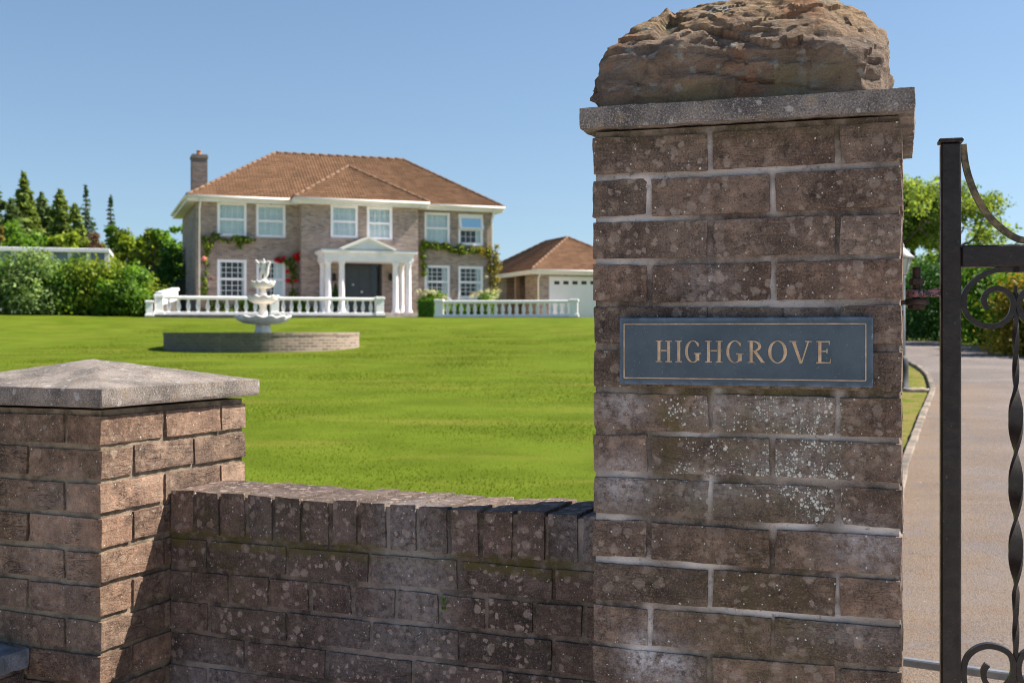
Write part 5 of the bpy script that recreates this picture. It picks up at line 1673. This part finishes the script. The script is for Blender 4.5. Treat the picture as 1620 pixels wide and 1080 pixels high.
# ------------------------------------------------------------------ vegetation
def leaf_mat(name, dark, light, trans=0.35, tip=None):
    g = NT(name)
    t = g.attr('tint'); c2 = g.attr('clump')
    c = g.mix(t, dark, light)
    br = g.math('MULTIPLY_ADD', c2, 0.7, 0.65)
    c = g.mix(1.0, c, g.comb(br, br, br), 'MULTIPLY')
    if tip is not None:
        c = g.mix(g.math('GREATER_THAN', g.math('FRACT', g.math('MULTIPLY', t, 13.7)), 0.72), c, tip)
    g.done(c, 0.6, spec=0.3)
    tr = g.n('BsdfTranslucent', {'Color': g.mix(1.0, c, (1.25, 1.2, 0.6), 'MULTIPLY')})
    mx = g.n('MixShader', {0: trans})
    g.t.links.new(g.b.outputs[0], mx.inputs[1]); g.t.links.new(tr.outputs[0], mx.inputs[2]); g.t.links.new(mx.outputs[0], g.out.inputs[0])
    return g.m
def rv(n):
    v = RNG.normal(size=(n, 3)); return v / np.linalg.norm(v, axis=1, keepdims=True)
def leaf_quads(C, size, out=None, bias=0.5, asp=0.55):
    """one leaf-shaped face per centre"""
    n = len(C)
    size = np.broadcast_to(np.asarray(size, float), (n,)) * (0.6 + 0.8 * RNG.random(n))
    N = rv(n)
    if out is not None: N = N * (1 - bias) + out * bias
    N[:, 2] += 0.25
    N /= np.linalg.norm(N, axis=1, keepdims=True)
    A = np.cross(N, rv(n)); A /= np.linalg.norm(A, axis=1, keepdims=True) + 1e-9
    B = np.cross(N, A)
    s = size[:, None]
    bend = N * s * 0.18
    V = np.stack([C - A * s * .5 - bend, C + B * s * .5 * asp, C + A * s * .5 - bend, C - B * s * .5 * asp], 1).reshape(-1, 3)
    return V, np.arange(4 * n).reshape(-1, 4)
def clumped(centers, radii, per, flat=0.8, fill=0.35):
    """leaf positions on and in a set of clumps"""
    Cs, Os, ids = [], [], []
    for i, (c, r, k) in enumerate(zip(centers, radii, per)):
        d = rv(k)
        rad = r * (fill + (1 - fill) * RNG.random(k) ** 0.45) * (0.65 + 0.6 * RNG.random(k))
        p = d * rad[:, None] + RNG.normal(size=(k, 3)) * r * .14; p[:, 2] *= flat
        Cs.append(p + c); Os.append(d); ids.append(np.full(k, i))
    return np.concatenate(Cs), np.concatenate(Os), np.concatenate(ids)
def foliage(name, centers, radii, n, size, mat, parent=None, flat=0.8, bias=0.5, fill=0.35, zmin=None, asp=0.55):
    radii = np.asarray(radii, float)
    wgt = radii ** 2; per = np.maximum(8, (n * wgt / wgt.sum()).astype(int))
    C, O, ids = clumped(centers, radii, per, flat, fill)
    if zmin is not None:
        C[:, 2] = np.where(C[:, 2] < zmin, zmin + RNG.random(len(C)) * 0.2, C[:, 2])
    V, Q = leaf_quads(C, size, O, bias, asp)
    cl = RNG.random(len(radii))[ids]
    return npmesh(name, V, Q, mat, parent, {'tint': np.repeat(RNG.random(len(C)), 4), 'clump': np.repeat(cl, 4)})
M['bark'] = simple('bark', (0.085, 0.062, 0.045), 0.95, 0.4, 6, 0.02, bscale=12)

def conifer(name, px, ytop, hw, Z, mat, label, n=5200, droop=0.35, ybase=470, sparse=1.0, lsz=1.35, tp=.62, group='conifers beyond the hedge'):
    X = (px - CX) / F * Z; g0 = ground(X, Z); H_ = (HY - ytop) / F * Z - g0; Rm = hw / F * Z
    t = thing(name, label, 'tree', (X, Z, g0), random.uniform(0, 6), group)
    mb = MB(); mb.tube([(0, 0, -.3), (0.03, 0, H_ * .5), (0, 0, H_ * .98)], [0.028 * H_, 0.016 * H_, 0.015], 8); mb.build('trunk', M['bark'], t)
    Cs, Os, cl = [], [], []
    nw = int(26 * (H_ / 8) ** 0.5)
    total = sum((1 - k / nw) ** 1 * 12 for k in range(nw))
    for k in range(nw):
        f = (k + .3) / nw; zc = H_ * (0.05 + 0.95 * f)
        nb = max(5, int(12 * (1 - f) ** 0.4))
        for b in range(nb):
            a = RNG.random() * 2 * PI; zc = H_ * (0.05 + 0.95 * f) + RNG.normal() * .022 * H_ * (1 - f)
            L_ = Rm * (1 - f) ** tp * (0.85 + 0.55 * noise.noise((math.cos(a) * 1.3 + X, math.sin(a) * 1.3, f * 5))) * (0.50 + 0.70 * RNG.random()) + 0.12
            m = max(6, int(n / total * (1 - f) ** 0.6 * 1.3 * sparse))
            s = RNG.random(m) ** 0.7
            wid = 0.30 * L_ * (1 - s * .6) + .05
            lat = (RNG.random(m) - .5) * 2 * wid
            x = s * L_ * math.cos(a) - lat * math.sin(a); y = s * L_ * math.sin(a) + lat * math.cos(a)
            z_ = zc - droop * L_ * s ** 1.4 + 0.10 * L_ * s ** 4 - np.abs(lat) * .35 - RNG.random(m) * .12 * L_
            Cs.append(np.stack([x, y, z_], 1)); o = np.stack([np.full(m, math.cos(a)), np.full(m, math.sin(a)), np.full(m, .4)], 1); Os.append(o); cl.append(np.full(m, RNG.random()))
    m = 60
    Cs.append(np.stack([RNG.normal(size=m) * .05, RNG.normal(size=m) * .05, H_ * (0.93 + .09 * RNG.random(m))], 1)); Os.append(rv(m)); cl.append(np.full(m, .5))
    C = np.concatenate(Cs); O = np.concatenate(Os); cl = np.concatenate(cl)
    V, Q = leaf_quads(C, (0.05 * Rm + 0.20) * lsz, O, .45, .45)
    npmesh('crown', V, Q, mat, t, {'tint': np.repeat(RNG.random(len(C)), 4), 'clump': np.repeat(cl, 4)})
    return t
def broadleaf(name, px, ytop, hw, Z, mat, label, n=5000, leaf=0.26, spread=0.75, nclump=70, low=0.25, group=None, cat='tree', limbs=7, fill=0.3, clump=0.25, x=None):
    X = (px - CX) / F * Z if x is None else x
    g0 = ground(X, Z); H_ = (HY - ytop) / F * Z - g0; Rm = hw / F * Z
    t = thing(name, label, cat, (X, Z, g0), 0, group)
    zc = H_ * (1 + low) / 2; rz = H_ * (1 - low) / 2
    cs, rs = [], []
    for i in range(nclump):
        d = rv(1)[0]; r = RNG.random() ** 0.4
        rr_ = Rm * clump * (0.6 + 0.8 * RNG.random())
        cs.append((d[0] * (Rm - rr_ * .8) * r, d[1] * (Rm - rr_ * .8) * r, min(H_ - rr_ * .75, zc + d[2] * (rz - rr_ * .5) * r))); rs.append(rr_)
    mb = MB()
    hz = H_ * max(low, .12) + rz * .5
    mb.tube([(0, 0, -.3), (0.02 * H_, 0, hz * .5), (0.03 * H_, 0.02, hz)], [0.035 * H_, 0.026 * H_, 0.018 * H_], 8)
    for i in range(limbs):
        c = cs[i * (nclump // max(limbs, 1)) % nclump]
        s0 = 0.35 + 0.6 * RNG.random()
        a = Vector((0.02 * H_ * s0, 0, hz * s0)); b = Vector(c); m_ = a.lerp(b, .5) + Vector((0, 0, -.04 * H_))
        mb.tube([a, m_, b], [0.016 * H_, 0.010 * H_, 0.004 * H_], 6)
    mb.build('trunk', M['bark'], t)
    foliage('crown', np.array(cs), rs, n, leaf, mat, t, .8, .5, fill)
    return t
def shrub(name, x, y, rx, ry, h, mat, label, n=4000, leaf=0.14, cat='shrub', group=None, nclump=40, bottom=0.0):
    g0 = ground(x, y)
    t = thing(name, label, cat, (x, y, g0), 0, group)
    cs, rs = [], []
    for i in range(nclump):
        a = RNG.random() * 2 * PI; r = RNG.random() ** 0.5; f = RNG.random()
        rr_ = 0.22 * h * (0.7 + .7 * RNG.random())
        k = (1 - 0.35 * f ** 2)
        cs.append((math.cos(a) * rx * r * k, math.sin(a) * ry * r * k, max(rr_ * .6, bottom + f * (h - rr_ * .7)))); rs.append(rr_)
    mb = MB()
    for i in range(7):
        c = cs[i * 5 % nclump]
        mb.tube([(c[0] * .25, c[1] * .25, -.1), (c[0] * .5, c[1] * .5, c[2] * .5), c], [0.03, 0.022, 0.01], 5)
    mb.build('stem', M['bark'], t)
    foliage('foliage', np.array(cs), rs, n, leaf, mat, t, .9, .5, .3, 0.02)
    return t

L_fir = leaf_mat('fir_green', (0.105, 0.170, 0.042), (0.260, 0.325, 0.078), .42)
L_firdk = leaf_mat('fir_blue_green', (0.075, 0.130, 0.052), (0.185, 0.250, 0.090), .40)
L_spr = leaf_mat('spruce_green', (0.050, 0.098, 0.056), (0.115, 0.180, 0.092), .35)
L_yel = leaf_mat('yellow_green', (0.124, 0.214, 0.020), (0.314, 0.363, 0.041), .4)
L_mid = leaf_mat('mid_green', (0.066, 0.165, 0.017), (0.181, 0.314, 0.030), .4)
L_dk = leaf_mat('dark_green', (0.030, 0.096, 0.017), (0.066, 0.173, 0.030), .25)
L_pale = leaf_mat('pale_green', (0.132, 0.223, 0.066), (0.272, 0.371, 0.124), .35)
L_oak = leaf_mat('oak_green', (0.135, 0.215, 0.042), (0.320, 0.400, 0.085), .5)
L_cop = leaf_mat('copper_leaf', (0.124, 0.074, 0.049), (0.247, 0.157, 0.099), .35)
L_och = leaf_mat('ochre_leaf', (0.130, 0.150, 0.018), (0.430, 0.290, 0.035), .4)
L_rust = leaf_mat('rust_leaf', (0.20, 0.14, 0.028), (0.32, 0.24, 0.05), .4)
L_hyd = leaf_mat('hydrangea_leaf', (0.099, 0.206, 0.020), (0.214, 0.338, 0.036), .35)
L_box = leaf_mat('box_leaf', (0.066, 0.181, 0.013), (0.148, 0.314, 0.023), .3)
L_clim = leaf_mat('climber_leaf', (0.066, 0.140, 0.020), (0.165, 0.264, 0.036), .35, (0.429, 0.446, 0.074))
L_climb2 = leaf_mat('climber_autumn', (0.181, 0.165, 0.033), (0.330, 0.247, 0.058), .35, (0.396, 0.346, 0.083))
L_pet = leaf_mat('cream_petal', (0.62, 0.58, 0.38), (0.75, 0.72, 0.58), .3)
L_red = leaf_mat('red_petal', (0.52, 0.010, 0.022), (0.72, 0.030, 0.045), .3)
L_pink = leaf_mat('pink_petal', (0.62, 0.22, 0.22), (0.72, 0.38, 0.34), .3)

# conifers on the left
conifer('fir_tree', 38, 279, 62, 78, L_fir, 'tallest bright green fir beyond the hedge at the left', 24000, tp=.75)
conifer('fir_tree', -8, 296, 70, 84, L_firdk, 'dark blue-green fir at the left edge behind the tallest fir', 19000)
conifer('fir_tree', 66, 309, 58, 88, L_firdk, 'dark fir just right of the tallest fir', 17000)
conifer('fir_tree', 95, 303, 50, 76, L_fir, 'bushy fir with a blunt top between the tallest fir and the thin spruces', 20000)
conifer('fir_tree', 18, 318, 50, 72, L_firdk, 'lower dark fir in front of the tallest fir', 12000)
conifer('fir_tree', 118, 326, 40, 74, L_fir, 'shorter fir in front of the thin spruces', 10000)
conifer('spruce_tree', 136, 297, 30, 85, L_spr, 'thin dark spruce with layered open branches', 4200, 0.22, sparse=.8, lsz=1.0, tp=.8)
conifer('spruce_tree', 175, 313, 27, 87, L_spr, 'narrow spruce nearest the house, right of the layered one', 3800, 0.22, sparse=.75, lsz=1.0, tp=.8)
# broadleaves on the left
gb = 'bushy trees left of the house'
broadleaf('bushy_tree', 203, 358, 44, 72, L_yel, 'yellow-green bushy tree between the spruces and the house', 9500, .32, low=.05, group=gb)
broadleaf('bushy_tree', 246, 352, 40, 76, L_mid, 'mid green bushy tree half way from the spruces to the house', 9000, .32, low=.05, group=gb)
broadleaf('bushy_tree', 286, 350, 28, 82, L_mid, 'green tree showing just beside the left wall of the house', 6000, .32, low=.05, group=gb)
broadleaf('bushy_tree', 160, 380, 34, 66, L_yel, 'low yellow-green tree below the thin spruces', 7000, .28, low=.05, group=gb)
broadleaf('bushy_tree', 60, 366, 75, 70, L_mid, 'broad mid green tree in front of the firs behind the white building', 9000, .30, group=gb)
broadleaf('copper_shrub', 147, 364, 20, 64, L_cop, 'small copper-leaved tree behind the end of the white building', 3200, .22, low=.0, nclump=40)
broadleaf('ochre_shrub', -2, 340, 11, 64, L_rust, 'rust-yellow small tree at the left edge in front of the firs', 2200, .22, low=.0, nclump=30)
broadleaf('young_tree', 233, 338, 26, 53, L_yel, 'young thin tree with sparse yellowish leaves beside the balustrade end', 700, .20, low=.30, nclump=26, limbs=12, fill=.1, clump=.26)
broadleaf('hazel_tree', 20, 345, 55, 66, L_mid, 'rounded green tree among the firs at the left edge', 8000, .28, low=.05)
broadleaf('hazel_tree', 108, 352, 45, 67, L_yel, 'rounded yellow-green tree under the bushy fir', 7500, .28, low=.05)
broadleaf('hazel_tree', 178, 352, 22, 74, L_mid, 'narrow leafy tree in front of the spruce nearest the house', 4500, .28, low=.05)
conifer('fir_tree', 52, 322, 46, 80, L_fir, 'soft green fir filling the gap right of the tallest fir', 14000)
conifer('fir_tree', 80, 330, 44, 79, L_firdk, 'shadowy low fir left of the blunt-topped fir', 12000)
# hedge shrubs at the left
hg = 'shrubs of the hedge at the left edge of the lawn'
def at_px(px, Z): return (px - CX) / F * Z
shrub('hedge_shrub', at_px(-40, 46.5), 47, 2.2, 1.3, 2.65, L_mid, 'green hedge shrub cut off by the left edge of the picture', 5000, .17, group=hg)
shrub('hedge_shrub', at_px(38, 46.2), 46.6, 1.35, 1.1, 2.6, L_pale, 'tall pale grey-green shrub at the left end of the hedge', 6500, .16, group=hg)
shrub('hedge_shrub', at_px(92, 47), 47.4, 1.2, 1.1, 2.45, L_mid, 'mid green hedge shrub right of the pale grey-green one', 5500, .17, group=hg)
shrub('hedge_shrub', at_px(138, 47), 47.4, 1.3, 1.1, 2.3, L_yel, 'yellow-topped shrub in the middle of the hedge', 5500, .17, group=hg)
shrub('hedge_shrub', at_px(186, 47), 47.3, 1.35, 1.1, 2.1, L_mid, 'bright green laurel shrub at the right end of the hedge', 6000, .18, group=hg)
shrub('hedge_shrub', at_px(216, 48.5), 49, .9, .9, 1.9, L_yel, 'small yellow-green shrub between the hedge and the young tree', 2800, .15, group=hg)
shrub('dark_shrub', at_px(264, 57), 57, 1.0, .8, 2.6, L_dk, 'dense dark green evergreen bush beside the left corner of the house', 3500, .14, cat='bush', bottom=.9)
shrub('clipped_bush', at_px(258, 52), 52, .62, .55, 1.35, L_pale, 'rounded pale green clipped bush behind the white sloping wall', 3000, .09, cat='bush', nclump=30)
# dark side wall left of the house
sw = gl(262, 470, 56.5); sw2 = gl(312, 470, 57.0)
t = thing('side_wall', 'dark brown screen wall joining the left side of the house', 'wall', (sw[0], sw[1], 0), math.atan2(sw2[1] - sw[1], sw2[0] - sw[0]))
Lw = math.hypot(sw2[1] - sw[1], sw2[0] - sw[0])
mb = MB(); mb.box(0.45, Lw, -.1, .1, .2, 2.55); mb.build('wall_panel', M['plinth'], t)
mb = MB(); mb.bbox(0.42, Lw, -.14, .14, 2.551, 2.63, .01); mb.build('coping', M['lead'], t)

# white flat-roofed garden building behind the hedge
wb0, wb1 = gl(-70, 400, 58), gl(169, 400, 60)
t = thing('garden_building', 'low white flat-roofed glazed building behind the left hedge', 'building', (wb0[0], wb0[1], 0), math.atan2(wb1[1] - wb0[1], wb1[0] - wb0[0]))
Lb = math.hypot(wb1[1] - wb0[1], wb1[0] - wb0[0])
zr = (HY - 391.5) / F * 59; zg = ground(wb1[0], 59)
mb = MB(); mb.bbox(-.2, Lb + .15, -.2, 4, zr - .21, zr, .02); mb.build('flat_roof', M['upvc'], t)
mb = MB(); mb.box(0, Lb, .05, .2, zg - .3, zg + 1.0); mb.box(0, Lb, 3.6, 3.75, zg - .3, zr - .215); mb.build('base_wall', M['white'], t)
npost = 9
for i in range(npost):
    x = Lb * i / (npost - 1)
    mb = MB(); mb.box(x - .11, x + .11, -.02, .22, zg + 1.002, zr - .213); mb.build('post', M['upvc'], t)
    if i < npost - 1:
        mb = MB(); mb.box(x + .112, x + Lb / (npost - 1) - .112, .08, .10, zg + 1.01, zr - .215)
        mm = M.setdefault('blueglass', simple('blue_grey_glazing', (0.16, 0.20, 0.25), 0.1, .1, 2, spec=.6)); mb.build('window', mm, t)

# climbing plants on the front of the house
def climber(name, paths, thick, n, leaf, mat, label, flowers=None, fname='rose', yoff=-.12):
    t = thing(name, label, 'climbing plant', HF.loc, HF.a)
    cs, rs = [], []
    mb = MB()
    for pth in paths:
        P = [HF.at(px, py, 0) for px, py in pth]
        mb.tube([(x, yoff + .05, z_) for x, z_ in P], 0.018, 5)
        for (xa, za), (xb, zb_) in zip(P, P[1:]):
            k = max(1, int(math.hypot(xb - xa, zb_ - za) / .16))
            for i in range(k):
                f = (i + RNG.random()) / k
                r = thick * (0.5 + .9 * RNG.random())
                cs.append((xa + (xb - xa) * f + RNG.normal() * thick * .35, yoff - .04 * RNG.random(), za + (zb_ - za) * f + RNG.normal() * thick * .35)); rs.append(r)
    mb.build('stem', M['bark'], t)
    cs = np.array(cs)
    foliage('foliage', cs, rs, n, leaf, mat, t, .9, .4, .2)
    for m_, spots in (flowers or {}).items():
        for (px, py, r) in spots:
            x, z_ = HF.at(px, py, yoff - .2); d = r / F * 51
            foliage(fname, np.array([(x, yoff - .22, z_)]), [d], 90, d * .8, m_, t, .9, .7, .5)
    return t
climber('climbing_rose', [[(326, 470), (325, 430), (324, 378)], [(324, 378), (345, 379), (372, 380), (402, 381)], [(334, 372), (352, 370)], [(325, 400), (336, 385), (345, 376)], [(379, 382), (381, 394)]], .13, 2600, .10, L_clim, 'climbing plant with a few pale blooms trained round the left windows', {L_pink: [(323, 409, 4), (335, 440, 3)]})
climber('red_rose', [[(463, 470), (462, 440), (458, 418)], [(458, 418), (450, 410), (438, 411)], [(460, 420), (468, 408), (474, 402)]], .13, 900, .10, L_clim, 'climbing rose with bright red blooms beside the porch bay', {L_red: [(437.5, 411, 4.5), (443.5, 412.5, 4.5), (467.5, 404, 4.6), (474, 401, 3.2), (472, 410.5, 3.6), (455, 429, 3.6), (449, 407, 3), (456, 443, 4), (468, 444, 3)]})
climber('wall_climber', [[(669, 430), (668, 405), (668, 384)], [(668, 388), (690, 391), (715, 394), (745, 397), (775, 397)], [(668, 385), (690, 389), (714, 392), (728, 400)]], .15, 2600, .11, L_clim, 'green climbing plant spreading under the upper right windows', {L_pink: []})
climber('autumn_climber', [[(777, 468), (778, 440), (776, 415), (774, 390)], [(776, 410), (764, 398), (752, 396)], [(778, 430), (768, 420)], [(783, 388), (782, 455)]], .17, 2000, .10, L_climb2, 'yellowing climbing plant at the right corner of the house', {L_pet: [(768.5, 438, 2.6), (781, 400, 2)]})
# hydrangeas, box hedge and low planting in front
def hydrangea(px, py, Z, w_, h_, label, nb):
    X = at_px(px, Z); zt_ = (HY - py) / F * Z; g0 = HB
    t = thing('hydrangea', label, 'flowering shrub', (X, Z, g0), 0, 'hydrangeas in front of the right windows')
    H_ = zt_ - g0
    cs = np.array([(RNG.normal() * w_ * .45, RNG.normal() * .25, H_ * (.25 + .6 * RNG.random())) for _ in range(24)])
    foliage('foliage', cs, [.22] * 24, 1400, .13, L_hyd, t, .9, .5, .3, 0.02)
    fc = np.array([((i + .5) / nb * 2 * w_ - w_ + RNG.normal() * .06, -.15 - .25 * RNG.random(), H_ * (.72 + .26 * RNG.random())) for i in range(nb)])
    foliage('blossom', fc, [.13] * nb, 60 * nb, .055, L_pet, t, .8, .8, .7)
    return t
hydrangea(677, 457, 52.6, .45, 1.5, 'cream hydrangea bush behind the clipped box hedge', 9)
hydrangea(694, 463, 53.2, .40, 1.3, 'small cream hydrangea under the left of the lower right windows', 6)
hydrangea(768, 459, 54.0, .62, 1.4, 'cream hydrangea bush at the right corner of the house', 16)
X0, X1 = at_px(661.5, 50.6), at_px(688, 50.6); zg = HB - .05
t = thing('box_hedge', 'small clipped bright green box hedge beside the gap in the balustrade', 'hedge', ((X0 + X1) / 2, 50.6, zg), R(3))
n_ = 5200; wv = (X1 - X0) / 2; hv = (HY - 474.5) / F * 50.6 - zg
C = (RNG.random((n_, 3)) - .5) * 2
f = RNG.integers(0, 3, n_); s_ = np.where(RNG.random(n_) < .5, -1, 1)
for ax in range(3): C[f == ax, ax] = (s_[f == ax]) * (1 - .08 * RNG.random((f == ax).sum()))
O = np.zeros_like(C)
for ax in range(3): O[f == ax, ax] = s_[f == ax]
C = C * np.array([wv, .35, hv / 2]) + np.array([0, 0, hv / 2])
V, Q = leaf_quads(C, .055, O, .6)
npmesh('foliage', V, Q, L_box, t, {'tint': np.repeat(RNG.random(n_), 4), 'clump': np.repeat(.5 + .3 * RNG.random(n_), 4)})
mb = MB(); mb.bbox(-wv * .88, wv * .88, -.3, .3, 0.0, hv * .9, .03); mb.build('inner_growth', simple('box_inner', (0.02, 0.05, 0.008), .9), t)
# planting along the foot of the house wall, seen between the balusters
pg_ = 'low plants along the foot of the house wall'
for k, (px, Z, w_, h_, mt, lab) in enumerate([(340, 51.2, 1.0, .75, L_clim, 'low plants at the left corner of the house, behind the balusters'), (385, 51.6, 1.0, .85, L_mid, 'bushy low plants under the left windows'), (430, 51.9, 1.0, 1.0, L_box, 'bright green low plants behind the fountain'), (478, 51.6, .8, .8, L_mid, 'low green plants left of the porch'),
                                             (720, 54.2, .9, .75, L_box, 'bright green plants under the lower right windows'), (752, 54.6, .9, .7, L_mid, 'mid green plants between the lower right windows and the house corner')]):
    t = shrub('border_plant', at_px(px, Z), Z, w_ * .75, .35, h_, mt, lab, 1500, .12, 'plants', pg_, 18)
    t.location.z = HB - .02
x, z_ = HF.at(531, 470, BY - .5)
p = HF.world(x, BY - .5)
t = thing('potted_conifer', 'small dark cone-shaped shrub in a pot beside the front door', 'shrub', (p[0], p[1], HB + .17), 0)
mb = MB(); mb.lathe([(0.13, 0.001), (0.18, .28), (0.19, .30), (0.15, .30)], 14); mb.build('pot', M['plinth'], t)
n_ = 1500; hh_ = RNG.random(n_) ; a = RNG.random(n_) * 2 * PI; rr_ = .24 * (1 - hh_) + .02
C = np.stack([rr_ * np.cos(a), rr_ * np.sin(a), .30 + hh_ * 1.0], 1); O = np.stack([np.cos(a), np.sin(a), np.full(n_, .3)], 1)
V, Q = leaf_quads(C, .08, O, .6); npmesh('foliage', V, Q, L_dk, t, {'tint': np.repeat(RNG.random(n_), 4), 'clump': np.repeat(np.full(n_, .5), 4)})

# right-hand side: hedge along the drive, bushes and the oak behind it
rg = 'shrubs of the hedge along the drive'
for k, (x, y, rx, ry, h_, mt, lab) in enumerate([
    (12.9, 42.0, 2.4, 1.8, 2.9, L_dk, 'dark green hedge shrub at the far bend of the drive'),
    (13.3, 36.5, 1.3, 2.2, 2.6, L_dk, 'dark green hedge shrub seen past the hinge'),
    (13.35, 32.6, 1.2, 2.0, 2.6, L_mid, 'brighter green hedge shrub between the gate post and the scroll'),
    (13.2, 29.3, 1.1, 1.7, 2.3, L_box, 'bright green hedge shrub seen through the scroll'),
    (13.0, 26.2, 1.1, 1.6, 2.0, L_dk, 'dark low hedge shrub below the ochre bush')]):
    shrub('drive_hedge_shrub', x, y, rx, ry, h_, mt, lab, 7000, .15, group=rg)
shrub('ochre_bush', 11.85, 27.0, .55, .6, 2.1, L_och, 'ochre yellow bush in the hedge behind the gate scroll', 4200, .11, cat='bush')
gt = 'trees beyond the drive hedge'
broadleaf('hedgerow_tree', 1470, 398, 62, 50, L_yel, 'sunlit yellow-green tree behind the hedge, left of the gate post', 6500, .24, low=.1, group=gt)
broadleaf('hedgerow_tree', 1560, 384, 60, 47, L_mid, 'mid green tree behind the hedge, under the curved gate bar', 6500, .24, low=.1, group=gt)
broadleaf('hedgerow_tree', 1640, 372, 60, 55, L_oak, 'olive green tree behind the hedge at the right edge', 6000, .26, low=.1, group=gt)
broadleaf('hedgerow_tree', 1400, 404, 50, 58, L_mid, 'green tree hidden mostly behind the brick pillar', 4500, .26, low=.1, group=gt)
broadleaf('hedgerow_tree', 1540, 378, 48, 66, L_yel, 'pale green tree furthest back to the right of the gate post', 5000, .28, low=.1, group=gt)
# the oak: open crown with limbs that show
def oak():
    Z = 62; X = at_px(1446, Z); g0 = ground(X, Z)
    t = thing('oak_tree', 'large open-crowned oak standing behind the gate post', 'tree', (X, Z, g0), 0)
    H_ = ((HY - 246) / F * Z - g0) * 1.12
    mb = MB()
    tips = []
    def limb(p, d, L_, r, lev):
        p = Vector(p); d = Vector(d).normalized()
        q = p + d * L_ * .5 + Vector(rv(1)[0]) * L_ * .08; e = p + d * L_ + Vector(rv(1)[0]) * L_ * .12
        mb.tube([p, q, e], [r, r * .8, r * .55], 7 if lev < 2 else 5)
        if lev >= 3:
            tips.append(e); tips.append(q.lerp(e, .4)); return
        for k in range(4 if lev else 6):
            dd = (d * .55 + Vector(rv(1)[0]) * .95 + Vector((0, 0, .18))).normalized()
            limb(q.lerp(e, .15 + .85 * RNG.random()), dd, L_ * (.52 + .25 * RNG.random()), r * .5, lev + 1)
    mb.tube([(0, 0, -.3), (.05, 0, H_ * .16), (0, .1, H_ * .30)], [.36, .28, .24], 10)
    for a in np.linspace(0, 2 * PI, 6)[:-1]:
        limb((0, .1, H_ * (.22 + .08 * RNG.random())), (math.cos(a + .3), math.sin(a + .3), .85), H_ * .36, .13, 1)
    limb((0, .1, H_ * .30), (.1, 0, 1), H_ * .26, .18, 0)
    mb.build('trunk', M['bark'], t)
    T = np.array([tuple(v) for v in tips])
    T[:, 2] = np.minimum(T[:, 2], H_ * .97)
    keep = T[:, 2] > H_ * .25
    T = T[keep]
    rs = .42 + .45 * RNG.random(len(T))
    foliage('crown', T, rs, 30000, .21, L_oak, t, .7, .4, .1)
oak()
# low field hedge far behind the house and garage
cs, rs = [], []
for i in range(150):
    x = -75 + 150 * i / 149 + RNG.normal() * .4
    tall = 4.6 if 9 < x < 30 else 2.1
    for q in range(3):
        r = (0.55 + .5 * RNG.random()) * (1.5 if tall > 3 else 1.0)
        cs.append((x, 96 + RNG.normal() * .8, ground(x, 96) + r * .6 + RNG.random() * (tall - r))); rs.append(r)
o = foliage('far_hedge', np.array(cs), rs, 26000, .34, L_mid, None)
o['kind'] = 'stuff'
# small fern-like weed rooted in a cracked joint of the low wall
x, z_ = LF.at(704, 955, -.004)
wl = LF.world(x, -.004, z_)
C = np.stack([RNG.normal(size=26) * .0035, -.004 - RNG.random(26) * .006, (RNG.random(26) - .4) * .028], 1)
V, Q = leaf_quads(C, .008, None)
o = npmesh('wall_weed', V, Q, L_mid, None, {'tint': np.repeat(RNG.random(26), 4), 'clump': np.full(104, .6)})
o.location = wl; o.rotation_euler = (0, 0, LF.a)
tag(o, 'tiny green weed growing in a joint of the low brick wall', 'weed')
